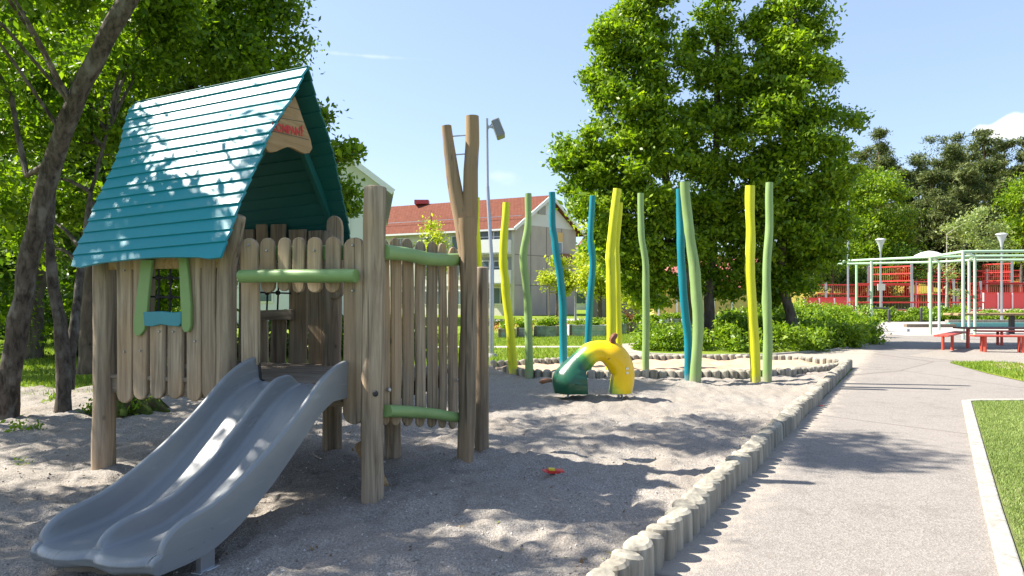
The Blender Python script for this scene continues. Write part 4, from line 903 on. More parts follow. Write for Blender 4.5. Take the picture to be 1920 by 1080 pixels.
tb = empty('wooden_table', ((1782-960)/R_*29, 29, 0)); tag(tb, 'long wooden topped table on a black leg under the green frame', 'table')
mb = MB(); mb.box2((0, 0, .84), (6, 0, .84), 1.0, .09); obj('tabletop', mb, FRESH, tb, bevel=.01); 
for s_ in (2.6, 5.6): mb = MB(); mb.box((s_, 0, .4), (.16, .16, .78)); obj('leg', mb, DSTEEL, tb)
# low walls, bollards
def wallbox(name, px0, px1, yb_, h, mat, lab, cat, th=.3, Z=None):
    Z = Z or ZF(yb_); xa = (px0-960)/R_*Z; xb = (px1-960)/R_*Z; mb = MB(); mb.box(((xb-xa)/2, 0, h/2), (xb-xa, th, h)); o = obj(name, mb, mat, bevel=.01); o.location = (xa, Z, 0); tag(o, lab, cat); return o
wallbox('low_wall', 1778, 2020, 613, .22, flat('teal_wall_paint', (.09, .28, .27), .7), 'low teal painted wall edging the play area under the green frame', 'low wall')
wallbox('timber_edge', 1697, 1790, 614, .18, WOODH, 'long low timber edging left of the teal wall', 'timber edging')
wallbox('timber_edge', 1775, 2020, 606, .32, LOGW, 'timber capped low wall behind the teal wall', 'timber edging', Z=38)
for px, yt, yb_, lab in ((1667, 580, 605, 'black bollard at the right end of the black handrail'), (1727, 577, 604, 'black bollard between the handrail and the green frame'), (1766, 568, 601, 'thick dark bollard behind the green frame leg')):
    Z = ZF(yb_); h = (yb_-yt)/R_*Z; mb = MB(); mb.tube([(0, 0, 0), (0, 0, h-.05), (0, 0, h)], [.085 if px != 1766 else .13]*2+[.06], 12); o = obj('bollard', mb, DSTEEL, smooth=True, ang=30); o.location = ((px-960)/R_*Z, Z, 0); tag(o, lab, 'bollard')
hr = MB(); Z = 43; hr.tube([((1612-960)/R_*Z, Z, .9), ((1667-960)/R_*Z, Z, .9)], .05, 8); hr.tube([((1614-960)/R_*Z, Z, .0), ((1614-960)/R_*Z, Z, .9)], .05, 8); tag(obj('handrail', hr, DSTEEL, smooth=True), 'black handrail behind the bushes left of the green frame', 'handrail')

# ------------------------------------------------------------------ red ball court
REDF = flat('red_fence_paint', (.56, .045, .035), .5); RINK = flat('red_rink_panel', (.60, .07, .06), .45)
def fence(px0, px1, yt, yb_, Z0, Z1, lab, sp=.27, rails=(.5,), bars=True, posts=(0, 1), pw=.11):
    p0 = Vector(((px0-960)/R_*Z0, Z0, 0)); p1 = Vector(((px1-960)/R_*Z1, Z1, 0)); zt0 = 1.5+(HZ-yt)/R_*Z0; zb0 = max(.05, 1.5+(HZ-yb_)/R_*Z0); r = empty('court_fence', p0); tag(r, lab, 'fence', 'red fences of the ball court'); d = p1-p0
    mb = MB(); n_ = int(d.length/sp)
    for k in range(n_+1): q = d*(k/n_); mb.box(q+z*(zt0+zb0)/2, (.035, .05, zt0-zb0))
    obj('bars', mb, REDF, r)
    for f in (1.0, 0.0)+tuple(rails): zz = zb0+(zt0-zb0)*f; mb = MB(); mb.box2(z*zz, d+z*zz, .13, .15); obj('rail', mb, REDF, r)
    for f in posts: mb = MB(); mb.box(d*f+z*(zt0+.2)/2-Vector((0, .15, 0)), (.24, .24, zt0+.4)); obj('post', mb, STEEL, r)
    return r
fence(1533, 1605, 534, 558, 92, 92, 'low red bar fence at the left end of the ball court', rails=(.3,), posts=(.2,))
fence(1627, 1708, 502, 528, 95, 90, 'high red bar fence section left of the red gate panels', posts=(0, 1))
fence(1605, 1708, 532, 556, 91, 90, 'middle red bar fence section left of the red gate panels', rails=(.9,), posts=(.45,))
fence(1709, 1795, 528, 581, 88, 88, 'dense red gate panels behind the green frame', sp=.3, rails=(.55,), posts=(.0, .9))
fence(1716, 1800, 512, 524, 100, 100, 'narrow red top fence above the gate panels', posts=(.0,))
fence(1708, 1790, 500, 511, 104, 104, 'highest red fence strip behind the gate panels', posts=())
fence(1843, 1896, 496, 527, 100, 97, 'highest red fence section at the right of the ball court', posts=(1,))
fence(1822, 1913, 508, 530, 104, 102, 'red fence section with thin posts right of the gate panels', posts=(.3, 1))
fence(1820, 1990, 531, 553, 96, 96, 'long red bar fence above the red rink panels', rails=(.95,), posts=(.1,))
fence(1795, 1850, 545, 575, 94, 94, 'low red bar fence between gate panels and rink panels', posts=(0,))
def rink(px0, px1, yt, yb_, Z, lab):
    xa = (px0-960)/R_*Z; xb = (px1-960)/R_*Z; zt0 = 1.5+(HZ-yt)/R_*Z; r = empty('rink_wall', (xa, Z, 0)); tag(r, lab, 'rink wall'); mb = MB(); mb.box(((xb-xa)/2, 0, zt0/2+.1), (xb-xa, .1, zt0-.2)); obj('panel', mb, RINK, r)
    k = 0
    while k < (xb-xa): mb = MB(); mb.box((k, -.12, zt0/2), (.14, .12, zt0)); obj('post', mb, FRAME, r); k += 1.9
    mb = MB(); mb.box(((xb-xa)/2, -.02, zt0), (xb-xa, .2, .12)); obj('rail', mb, REDF, r)
rink(1507, 1604, 559, 579, 86, 'solid red rink wall with white ribs at the left of the ball court'); rink(1843, 2000, 549, 567, 90, 'solid red rink wall with white ribs at the right of the ball court')
bf = fence(1590, 1845, 567, 582, 70, 70, 'thin dark bar fence along the front of the pink court', sp=.32, rails=(), posts=())
for c in bf.children: c.data.materials[0] = DSTEEL if c.name.startswith('bars') else REDF
dm = MB()
for k in range(7): a = k/6*math.pi/2; dm
Z = 78; px_ = 1742; mb = MB(); mb.tube([(0, 0, 6.2), (0, 0, 6.5), (0, 0, 6.8), (0, 0, 6.95)], [1.7, 1.4, .8, .1], 16); hb = empty('parasol', ((px_-960)/R_*Z, Z, 0)); tag(hb, 'white round parasol rising above the red gate panels', 'parasol'); obj('canopy', mb, FRAME, hb, smooth=True); mb = MB(); mb.tube([(0, 0, 0), (0, 0, 6.5)], .12, 8); obj('pole', mb, FRAME, hb)
sg = empty('notice_board', ((1651-960)/R_*44.7, 44.7, 0)); tag(sg, 'small pale square sign mounted low by the left park lamp', 'sign'); mb = MB(); mb.box((0, -.1, 2.25), (.5, .04, .42)); obj('sign_plate', mb, flat('sign_cream', (.6, .58, .48), .6), sg); mb = MB(); mb.tube([(0, -.06, 0), (0, -.06, 2.4)], .03, 6); obj('sign_post', mb, STEEL, sg)

# ------------------------------------------------------------------ hill
def hill(name, x0, x1, y0, y1, f, mat):
    xs = np.linspace(x0, x1, 90); ys = np.linspace(y0, y1, 40); X, Y = np.meshgrid(xs, ys); H = f(X, Y); v = np.stack([X, Y, H], -1).reshape(-1, 3); nx = 90; i = (np.arange(39)[:, None]*nx+np.arange(89)[None, :]).ravel(); return tag(npmesh(name, v, np.stack([i, i+1, i+nx+1, i+nx], -1), 4, mat, smooth=True), kind='structure')
hill('hill', 20, 200, 98, 210, lambda X, Y: -.3+np.clip((Y-100)/40, 0, 1)**1.2*9*np.clip((X-28)/25, 0, 1)+(fbm(X, Y, .1, 3, 5)-.5)*1.5*np.clip((Y-100)/20, 0, 1), HILLM)
def hillz(x, y): return -.3+min(max((y-100)/40, 0), 1)**1.2*9*min(max((x-28)/25, 0), 1)

# ------------------------------------------------------------------ TREES
_cot = 1/math.tan(rad(SUN_EL))
def shade_cull(T):
    # shape the cast shade: twigs removed so sun reaches the path, the upper roof and the open gravel
    gx_ = T[:, 0]-SUNV.x*_cot*T[:, 2]; gy_ = np.maximum(T[:, 1]-SUNV.y*_cot*T[:, 2], .5); px = gx_/gy_*R_+960; py = HZ+HC*R_/gy_
    d = (gx_-PAL0.x)*PALD.y-(gy_-PAL0.y)*PALD.x
    e = lambda cx, cy, a, b: ((px-cx)/a)**2+((py-cy)/b)**2 < 1
    patch = e(1600, 850, 150, 48)
    sunny = (d > -.2) & ~patch
    sunny |= (px > 1300) & ~patch & ~e(1330, 815, 120, 40)
    sunny |= (py > 868) & (py < 950) & (px > 800) & (px < 1330)
    sunny |= (px > 880) & (py < 768)
    sunny |= e(1200, 862, 250, 12) | e(80, 915, 130, 32) | e(120, 757, 200, 12) | e(1250, 930, 110, 50)
    keep = ~sunny
    vis = (T[:, 1] > 1) & (np.abs(T[:, 0]/T[:, 1]) < .76) & ((T[:, 2]-HC)/T[:, 1] < .44)
    return keep | vis & (py < 2000) & (px < 700)
# leaning tree left (T1)
t1 = [W(6, 800, 8.35), W(30, 640, 8.35), W(58, 470, 8.3), W(102, 300, 8.25), W(137, 200, 8.1), W(184, 98, 8.0), W(246, -10, 7.9), W(330, -160, 7.7), W(420, -330, 7.5)]
cl1 = []
rng = random.Random(5)
def C(x, y, z_, r): cl1.append((x, y, z_, r, r, r*.75))
for x, y, z_, r in ((-4.0, 7.6, 8.2, 1.0), (-4.9, 7.6, 7.0, .9), (-3.3, 6.9, 9.2, .95), (-5.2, 6.4, 6.0, .75), (-6.2, 6.6, 6.6, .9), (-5.6, 5.9, 7.4, .8), (-6.8, 6.2, 5.4, .7), (-7.4, 7.0, 6.3, .9), (-4.4, 8.6, 7.6, .9), (-6.8, 8.4, 7.2, 1.1), (-7.9, 8.0, 5.6, 1.0), (-5.3, 5.3, 6.6, .6), (-6.3, 5.0, 6.0, .6), (-6.4, 6.1, 5.8, .75), (-5.75, 5.75, 5.1, .5), (-6.9, 6.3, 6.3, .7), (-6.0, 5.6, 5.6, .5), (-3.7, 7.8, 8.0, .6), (-4.3, 7.9, 8.6, .7), (-3.4, 7.6, 8.5, .5)): C(x, y, z_, r)  # out-of-view clumps placed to cast shade on roof, path and gravel
for px, py, Z, r in ((60, 60, 8.2, 70), (10, 120, 8.6, 80), (30, 30, 9, 70), (150, 20, 9.0, 60), (-40, 220, 8.6, 80)): cl1.append(pc(px, py, Z, r))
tree('leaning grey barked tree at the left edge whose trunk tilts to the right', 'tree', [t1, [t1[4], W(60, 60, 8.4), W(0, -60, 8.6)], [t1[3], W(50, 330, 8.5), W(20, 180, 8.7), W(-30, 90, 8.8)]], .12, cl1, 3300, 11, .15, .105, LEAF, BARKL, 3, nl=10, rtop=.72, rfac=.2, r2f=.3, cull=shade_cull)
# out of frame left tree for the dappled shade
cl0 = [(-7.6, 4.4, 5.6, .9), (-8.6, 5.0, 6.5, 1.1), (-7.0, 3.7, 6.3, .9), (-7.4, 5.4, 4.9, .75), (-6.5, 4.5, 6.9, .8), (-8.3, 3.4, 5.2, .9), (-9.4, 4.2, 6.0, 1.0), (-6.2, 3.3, 5.6, .6), (-5.4, 4.1, 5.9, .55), (-7.9, 6.3, 4.8, .7)]
tree('shade tree just outside the left edge of the playground', 'tree', [[Vector((-8.4, 4.6, -.1)), Vector((-8.5, 4.6, 2)), Vector((-8.1, 4.5, 4.4)), Vector((-7.8, 4.4, 6))]], .17, cl0, 1500, 11, .16, .11, LEAF, BARKL, 8, nl=9, cull=shade_cull)
tree('second shade tree, added out of view left of the playground, behind the first', 'tree', [[Vector((-9.3, 8.3, -.1)), Vector((-9.4, 8.3, 2.5)), Vector((-9.2, 8.2, 5))]], .16, [(-9.9, 8.1, 5.6, .9), (-8.8, 8.0, 5.3, .8), (-7.9, 7.9, 5.4, .6), (-10.3, 8.6, 6.6, 1.0), (-9.0, 7.6, 6.2, .8)], 800, 11, .16, .11, LEAF, BARKL, 9, nl=5, cull=shade_cull)  # unseen tree added to throw shade across the left gravel
# double stem tree T2
t2 = [W(118, 792, 8.6), W(120, 690, 8.6), W(112, 600, 8.6), W(98, 520, 8.6), W(92, 440, 8.6), W(100, 330, 8.8), W(110, 220, 9)]
t2b = [W(125, 730, 8.7), W(140, 600, 8.9), W(150, 520, 9.1), W(155, 470, 9.3), W(170, 360, 9.6), W(200, 250, 10)]
cl2 = [pc(a, b, Z, r) for a, b, Z, r in ((60, 200, 10, 90), (140, 260, 10.2, 80), (30, 320, 10, 80), (200, 170, 10.5, 80), (250, 80, 10.5, 80), (110, 130, 10.5, 80), (60, 420, 10.5, 60), (170, 390, 10.8, 60), (320, 60, 11, 80), (20, 480, 10.5, 45), (300, 0, 10.5, 70), (210, 290, 10.6, 55))]
tree('twin stemmed tree in the gravel left of the play tower', 'tree', [t2, t2b], .095, cl2, 2300, 12, .17, .10, LEAF, BARKL, 12, nl=12)
# background left trees
def bgtree(label, px, Z, r0, cls, seed, mat=LEAF, n=2200, size=.12, spread=.22, top=200, lpt=12, nl=8, bark=BARK, group=None, inner=.45):
    b = Vector(((px-960)/R_*Z, Z, 0)); cl = [pc(a, c, Z+dz, r) for a, c, dz, r in cls]; tp_ = W(px+random.uniform(-20, 20), top, Z)
    tree(label, 'tree', [[b, b.lerp(tp_, .35)+Vector((.08, 0, 0)), b.lerp(tp_, .7), tp_]], r0, cl, n, lpt, spread, size, mat, bark, seed, nl=nl, group=group, inner=inner)
bgtree('broad leafy tree behind the play tower, filling the sky left of the teal ridge', 400, 12.5, .17, [(330, 60, 0, 90), (430, 40, 0, 90), (500, 90, .3, 55), (520, 30, 0, 42), (400, 140, .6, 75), (470, 160, .8, 50), (250, 150, .5, 90), (350, 230, 1, 80), (250, 300, 1, 70), (480, -30, 0, 60), (400, -60, 0, 90), (300, -20, 0, 80), (180, 60, .8, 80), (560, 90, .4, 18), (565, 125, .4, 14), (520, -10, .2, 30), (450, 120, -.5, 60)], 21, n=4200, size=.105, spread=.18, nl=12)
bgtree('smaller leafy tree whose branches show right of the teal roof', 560, 11.5, .1, [(622, 215, 0, 14), (640, 285, 0, 22), (655, 290, -.2, 12), (650, 370, 0, 20), (600, 230, .2, 26), (590, 340, .4, 40), (560, 430, .5, 60), (615, 400, .3, 30), (645, 345, .1, 18)], 22, n=650, size=.10, spread=.12, lpt=10, top=300, nl=10)
bgtree('dark leafy tree deep in the left background, behind the twin stems', 60, 17, .2, [(40, 250, 0, 110), (-60, 150, 0, 120), (120, 380, .5, 90), (20, 420, 0, 80), (180, 250, .5, 100), (90, 80, 1, 120), (-20, 520, 0, 70), (220, 420, .8, 80), (270, 200, 1, 90), (90, 540, 1, 60), (-60, 350, 0, 90)], 23, LEAFD, n=3800, size=.15, spread=.28)
bgtree('bright leafy tree behind the left wall of the play tower', 250, 21, .2, [(200, 540, 0, 70), (280, 560, .5, 60), (120, 500, .5, 70), (260, 480, 0, 70), (330, 520, 1, 60), (180, 450, 1, 70), (60, 560, 1, 60), (400, 500, 1.5, 50), (20, 460, 1, 70), (160, 590, 0, 50)], 24, LEAF, n=3000, size=.16, spread=.28, top=450)
bgtree('tall tree at the far left corner with a dense high crown', -60, 14, .2, [(0, 30, 0, 110), (-120, 200, 0, 150), (60, -40, 0, 120), (-100, 420, 0, 120), (-20, 200, .5, 90), (150, -60, .5, 110), (230, -40, 1, 90), (10, 620, 2, 60)], 25, LEAF, n=3600, size=.12, spread=.22)
t3 = [W(165, 700, 12), W(163, 600, 12), W(168, 500, 12), W(150, 400, 12.2)]
tree('dark straight tree between the twin stems and the play tower post', 'tree', [t3], .15, [pc(150, 420, 12.5, 60), pc(200, 360, 12.8, 60), pc(100, 350, 12.5, 60), pc(170, 280, 13, 60)], 900, 12, .2, .11, LEAFD, BARK, 31, nl=5)
# hedge at left back
def bush(label, cls, n, size, spread, mat, seed, lpt=12, name='bush', group=None, cat='bush', inner=.6, **k):
    c0 = Vector((sum(c[0] for c in cls)/len(cls), sum(c[1] for c in cls)/len(cls), 0)); cl = [(c[0]-c0.x, c[1]-c0.y)+tuple(c[2:]) for c in cls]
    o = crown(name, cl, n, lpt, spread, size, mat, None, seed, inner, cull=lambda t: t[:, 2] > -.02, **k); o.location = c0; tag(o, label, cat, group); return o
bush('dark clipped hedge in the shade beyond the twin stemmed tree', [(-22+i*1.5, 17.5+.3*math.sin(i), .5, .9, .6, .6) for i in range(14)], 2600, .14, .14, LEAFD, 41, name='hedge', cat='hedge')
bush('leafy hedge at the back of the left lawn, behind the play tower', [(-24+i*1.6, 26, .7, 1.4, 1.0, .9) for i in range(8)], 2600, .2, .25, LEAFB, 42, name='hedge', cat='hedge')
rl = MB(); Z = 19; rl.tube([W(-200, 664, Z), W(60, 667, Z), W(103, 668, Z)], .04, 8); 
for px in (-150, -60, 20, 100): p = W(px, 667, Z); rl.tube([(p.x, p.y, 0), (p.x, p.y, p.z)], .03, 6)
tag(obj('handrail', rl, STEEL, smooth=True), 'low white tubular rail on the lawn behind the left trees', 'handrail')

# three big central trees
def colcls(spec): return [pc(a, b, Z, r, ry) for a, b, Z, r, ry in spec]
cA = colcls([(1195, 60, 23, 62, 60), (1215, 10, 23, 45, 45), (1155, 85, 22.6, 42, 30), (1180, 140, 22.6, 62, 50), (1240, 130, 23, 60, 60), (1160, 215, 22.4, 60, 50), (1225, 220, 22.6, 70, 60), (1130, 160, 22.8, 35, 26), (1110, 290, 22.4, 52, 42), (1180, 300, 22, 70, 55), (1075, 300, 22.6, 38, 22), (1055, 268, 22.8, 24, 16), (1130, 370, 22.4, 60, 45), (1090, 350, 22.8, 40, 30), (1200, 390, 22, 75, 55), (1260, 330, 22, 70, 70), (1160, 440, 22.6, 60, 45), (1240, 460, 22.4, 70, 50), (1200, 500, 23, 60, 40), (1290, 420, 23, 60, 60), (1230, 540, 23, 45, 30), (1140, 480, 23.5, 40, 35), (1230, -40, 23, 40, 50), (1150, 40, 23, 24, 20)])
cB = colcls([(1345, 20, 23.5, 34, 60), (1340, 100, 23.4, 48, 55), (1355, 180, 23.2, 60, 60), (1330, 260, 23, 70, 60), (1370, 330, 23, 70, 60), (1320, 380, 22.8, 60, 60), (1350, 460, 23, 70, 60), (1310, 530, 23, 55, 40), (1390, 420, 23.4, 60, 60), (1380, 530, 23.4, 60, 40), (1345, -40, 23.6, 25, 50), (1290, 80, 23.6, 26, 26)])
cC = colcls([(1490, 30, 23, 52, 45), (1480, 100, 22.8, 56, 50), (1530, 70, 23, 34, 30), (1500, 170, 22.8, 66, 55), (1440, 150, 22.8, 42, 40), (1530, 230, 23, 60, 45), (1450, 250, 22.4, 70, 60), (1510, 310, 22.6, 80, 55), (1570, 275, 23, 28, 18), (1553, 340, 23, 44, 40), (1440, 350, 22.4, 70, 55), (1505, 400, 23, 70, 55), (1568, 420, 23.2, 34, 30), (1460, 450, 23, 75, 55), (1515, 470, 23.2, 55, 42), (1560, 470, 23.4, 26, 24), (1450, 530, 23.4, 50, 35), (1490, 530, 23.4, 48, 30), (1490, -30, 23, 46, 40), (1430, 50, 23, 26, 26), (1555, 130, 23.2, 20, 24)])
def P3(*l): return [W(x, y, Z) for x, y, Z in l]
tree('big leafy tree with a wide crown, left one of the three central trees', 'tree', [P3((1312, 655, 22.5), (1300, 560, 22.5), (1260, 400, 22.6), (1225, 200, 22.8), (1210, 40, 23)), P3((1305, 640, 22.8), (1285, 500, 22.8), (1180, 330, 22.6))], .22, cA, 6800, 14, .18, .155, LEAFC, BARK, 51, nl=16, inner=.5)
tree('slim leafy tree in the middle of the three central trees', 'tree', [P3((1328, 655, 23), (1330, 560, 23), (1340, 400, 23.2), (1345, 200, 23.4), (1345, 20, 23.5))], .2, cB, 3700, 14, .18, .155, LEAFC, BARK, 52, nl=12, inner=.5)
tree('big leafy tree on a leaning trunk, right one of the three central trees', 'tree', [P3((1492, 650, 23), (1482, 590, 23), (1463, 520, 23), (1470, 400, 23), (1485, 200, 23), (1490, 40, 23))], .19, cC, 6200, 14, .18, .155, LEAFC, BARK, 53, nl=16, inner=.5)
# bushes under the big trees
def bcl(spec): return [(lambda p, r: (p.x, p.y, h*.45, r, r*.8, h*.55))(G(px, by), rr) for px, by, rr, h in spec]
bush('pale green low shrub bed at the sandpit end of the central trees', bcl([(1215, 656, .5, .5), (1250, 656, .6, .6), (1290, 654, .6, .65), (1330, 656, .6, .6), (1235, 640, .9, .7), (1290, 640, .9, .75), (1350, 640, .9, .75)]), 1500, .10, .11, LEAFB, 61, name='shrub_bed', cat='shrubs')
bush('long dense green shrub bed under the central trees', bcl([(1370, 658, .7, .6), (1420, 660, .7, .65), (1470, 660, .7, .7), (1520, 658, .8, .7), (1570, 652, .8, .75), (1610, 646, .7, .7), (1400, 642, 1.1, .9), (1460, 640, 1.2, .95), (1520, 640, 1.2, 1.0), (1580, 636, 1.1, 1.0), (1620, 632, .8, .85), (1380, 628, 1.4, 1.0), (1450, 625, 1.5, 1.2), (1530, 622, 1.5, 1.3), (1590, 620, 1.3, 1.2)]), 4800, .12, .15, LEAFB, 62, name='shrub_bed', cat='shrubs')
for i, (px, by, r, h, lab) in enumerate(((1665, 603, 1.0, .75, 'rounded green bush behind the left black bollard'), (1700, 603, 1.2, .8, 'rounded green bush between the two thin bollards'), (1750, 602, 1.0, .9, 'rounded green bush left of the thick dark bollard'), (1785, 602, 1.1, .9, 'rounded green bush behind the middle legs of the green frame'), (1860, 600, 1.4, .6, 'low green bush behind the wooden topped table'), (1910, 600, 1.4, .6, 'low green bush at the right edge behind the table'))):
    bush(lab, bcl([(px, by, r, h), (px+8, by-.5, r*.8, h*.9), (px-10, by, r*.7, h*.8)]), 330, .16, .16, LEAFB, 70+i, group='bushes along the plaza')
# planting behind planters
bush('low green planting with shrubs behind the painted planters', bcl([(x, 610-((x-920)*.01), 1.0, .04+.30*random.random()**2) for i, x in enumerate(range(900, 1290, 16))]), 1500, .12, .15, leafm('leaf_planting', (.12, .18, .015), (.24, .31, .02), (.42, .44, .06)), 80, name='planting', cat='planting')
o = crown('flowers', [(-.8+i*.9-0, 30.5, .2, .6, .5, .16) for i in range(-1, 5)], 200, 10, .12, .07, flat('orange_petals', (.62, .26, .06), .7), None, 81); tag(o, 'orange and yellow flower patches behind the left planters', 'flowers', kind='stuff')
o = crown('reddish_shrub', [((1166-960)/R_*31, 31, .5, .45, .4, .5)], 120, 12, .1, .1, leafm('leaf_red', (.14, .05, .03), (.2, .08, .05), (.26, .14, .07)), None, 82); tag(o, 'small reddish shrub behind the planters, right of the yellow poles', 'shrub')
# young staked tree + mid trees
def small(label, px, by, Z, r0, cls, n, mat, seed, size=.16, spread=.25, top=None, stakes=False, bark=BARK, lpt=10, inner=.35):
    b = Vector(((px-960)/R_*Z, Z, 0)); tp_ = W(px, top, Z)
    tree(label, 'tree', [[b, b.lerp(tp_, .5)+Vector((.05, 0, 0)), tp_]], r0, [pc(a, c, Z+d, r, ry) for a, c, d, r, ry in cls], n, lpt, spread, size, mat, bark, seed, nl=6, inner=inner, name='young_tree' if stakes else 'leafy_tree')
small('young yellow green tree held by stakes in front of the grey end wall', 1043, 600, 45, .07, [(1040, 530, 0, 16, 22), (1052, 520, .5, 18, 20), (1028, 515, 0, 12, 16), (1045, 495, 0, 14, 14), (1062, 540, 0, 9, 12), (1030, 545, 0, 10, 10)], 420, LEAFY, 91, .2, .24, 505, True)
sk = MB(); Z = 44.8
for px in (1030, 1048): x = (px-960)/R_*Z; sk.box((x, Z, 1.2), (.08, .08, 2.4))
sk.box(((1039-960)/R_*Z, Z, 1.9), (.7, .06, .08)); tag(obj('tree_stakes', sk, WOOD), 'pair of wooden stakes with crossbar holding the young yellow green tree', 'tree stakes')
small('bright green tree right of the thin teal pole, before the far houses', 1124, 600, 44, .16, [(1120, 520, 0, 30, 26), (1140, 480, 0, 34, 34), (1095, 530, 0, 20, 20), (1160, 530, 0, 34, 30), (1130, 440, .5, 30, 30), (1165, 470, 1, 34, 40), (1105, 490, 1, 24, 24)], 1100, LEAFY, 92, .22, .35, 470)
small('pale loose tree between the yellow pole pair and the thin green pole', 1190, 600, 38, .10, [(1190, 560, 0, 26, 20), (1215, 545, .5, 30, 26), (1175, 530, 0, 24, 26), (1230, 570, .5, 22, 16), (1200, 510, 0, 30, 30)], 800, LEAFY, 93, .2, .3, 520, bark=BIRCH)
small('sparse pale tree top showing above the side fence of the play tower', 808, 600, 50, .08, [(808, 400, 0, 10, 10), (800, 420, 0, 14, 12), (812, 440, 0, 22, 12), (830, 455, 0, 16, 9), (790, 450, 0, 14, 9), (806, 470, 0, 26, 12), (815, 500, 0, 30, 20)], 300, LEAFY, 94, .2, .3, 395, lpt=8)
for i, (px, Z, lab) in enumerate(((1225, 80, 'far green tree behind the left part of the big crowns'), (1300, 85, 'far green tree behind the yellow pavilion'), (1420, 80, 'far green tree behind the yellow pavilion roof, right side'), (1150, 82, 'far green tree right of the red tiled houses'))):
    small(lab, px, 600, Z, .2, [(px, 530, 0, 40, 30), (px+25, 510, 1, 36, 28), (px-25, 520, 1, 36, 28), (px, 490, 0, 34, 28), (px+10, 555, 0, 45, 20)], 800, LEAFD if i % 2 else LEAF, 100+i, .4, .7, 520)
# right side: leafy trees before the pines
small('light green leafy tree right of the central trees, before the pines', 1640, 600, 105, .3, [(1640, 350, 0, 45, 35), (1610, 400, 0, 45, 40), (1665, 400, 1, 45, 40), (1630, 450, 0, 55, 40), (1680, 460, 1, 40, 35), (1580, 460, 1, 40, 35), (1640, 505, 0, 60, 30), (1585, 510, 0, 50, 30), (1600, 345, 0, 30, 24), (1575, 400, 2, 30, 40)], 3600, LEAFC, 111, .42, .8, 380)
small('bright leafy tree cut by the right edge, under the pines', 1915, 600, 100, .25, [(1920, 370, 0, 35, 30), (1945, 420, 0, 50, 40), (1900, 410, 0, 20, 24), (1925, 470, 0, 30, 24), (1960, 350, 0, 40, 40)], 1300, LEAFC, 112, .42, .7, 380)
small('weeping pale tree with a leaning trunk in front of the red fences', 1775, 605, 60, .13, [(1800, 430, 0, 34, 22), (1830, 410, 0, 30, 20), (1780, 460, 0, 26, 20), (1850, 440, 0, 30, 24), (1765, 500, 0, 16, 20), (1790, 500, 0, 22, 26), (1840, 470, 0, 34, 16), (1770, 530, 0, 9, 14), (1800, 540, 0, 12, 12)], 480, leafm('leaf_pale', (.14, .2, .06), (.22, .28, .1), (.36, .4, .2)), 113, .22, .4, 440, bark=BIRCH)
small('dark leafy tree behind the left end of the green frame', 1560, 600, 98, .3, [(1540, 470, 0, 40, 30), (1530, 520, 0, 40, 24), (1600, 530, 1, 40, 20), (1660, 530, 2, 40, 20), (1700, 500, 2, 40, 30)], 1500, LEAFD, 114, .42, .7, 480)
# pines
PINEBARK = wood('pine_bark', (.26, .15, .09), (.10, .06, .04), stretch=(2, 2, .6))
def pine(px, top, Z, wpx, seed, lab, bot=470):
    rr = random.Random(seed); x = (px-960)/R_*Z; zb = hillz(x, Z); tz = 1.5+(HZ-top)/R_*Z; bz = 1.5+(HZ-bot)/R_*Z; b = Vector((x, Z, zb)); cl = []
    H = tz-bz; wm = wpx/R_*Z
    nlev = 9
    for k in range(nlev):
        f = k/(nlev-1); zz = bz+H*f; wr = wm*(.22+.85*math.sin(min(1, (1-f)*1.25)*math.pi*.5))*(.8+.3*rr.random())
        for j in range(4 if k < nlev-2 else 2):
            an = rr.uniform(0, 6.28); q = wr*rr.uniform(.25, .85); r = wm*rr.uniform(.28, .46); cl.append((x+math.cos(an)*q, Z+math.sin(an)*q*.7, zz+rr.uniform(-.04, .04)*H, r, r*.9, r*.42))
    cl.append((x, Z, tz-.4, wm*.18, wm*.18, wm*.22))
    tree(lab, 'pine tree', [[b, Vector((x+.2, Z, (zb+tz)/2)), Vector((x, Z, tz-.3))]], .32, cl, 1800, 11, .5, .62, PINE, PINEBARK, seed, name='pine_tree', nl=14, group='pines on the hill', aspect=.22, rtop=.25, inner=.3, up=.05)
PN = [(1648, 252, 125, 48, 'high rounded pine just right of the central trees'), (1600, 330, 128, 40, 'lower pine half hidden behind the central trees'), (1722, 292, 125, 38, 'narrow pine left of the gap in the pine tops'), (1690, 330, 120, 36, 'short pine between the two left pines'), (1782, 290, 122, 46, 'pine right of the gap in the pine tops'), (1845, 258, 118, 44, 'tallest pine on the right, its tip just below the white cloud'), (1883, 272, 122, 36, 'pine directly right of the tallest right pine'), (1925, 270, 120, 38, 'pine cut by the right edge of the view'), (1745, 330, 115, 52, 'broad low pine in front, above the red gate panels'), (1815, 330, 112, 52, 'broad low pine in front, above the weeping tree'), (1885, 345, 112, 46, 'broad low pine in front, left of the bright edge tree'), (1770, 385, 110, 50, 'lowest dark pine directly above the white parasol'), (1700, 400, 112, 46, 'low dark pine above the left park lamp'), (1850, 400, 108, 50, 'low dark pine above the right park lamp'), (1975, 300, 118, 46, 'pine standing right of the view edge')]
for i, (px, top, Z, wpx, lab) in enumerate(PN): pine(px, top, Z, wpx, 120+i, lab, 470 if top < 350 else 500)
o = crown('pine_wood', [((px-960)/R_*132, 132+4*math.sin(px), 1.5+(HZ-py)/R_*132, 3.4, 2.4, 2.2) for px, py in [(p, 305+26*math.sin(p*.9)+j*48) for p in range(1575, 2010, 26) for j in range(4)]], 6500, 10, .5, .62, PINE, None, 139, .4, aspect=.25); tag(o, 'far pines standing close together behind the single pines', 'wood', kind='stuff')
bush('dark undergrowth on the hill below the pines', [((px-960)/R_*112, 112, 6.0+(2 if px > 1650 else 0), 4.5, 2, 3.2) for px in range(1540, 2000, 40)], 2600, .55, .9, LEAFD, 140, name='undergrowth', cat='undergrowth')['kind'] = 'stuff'
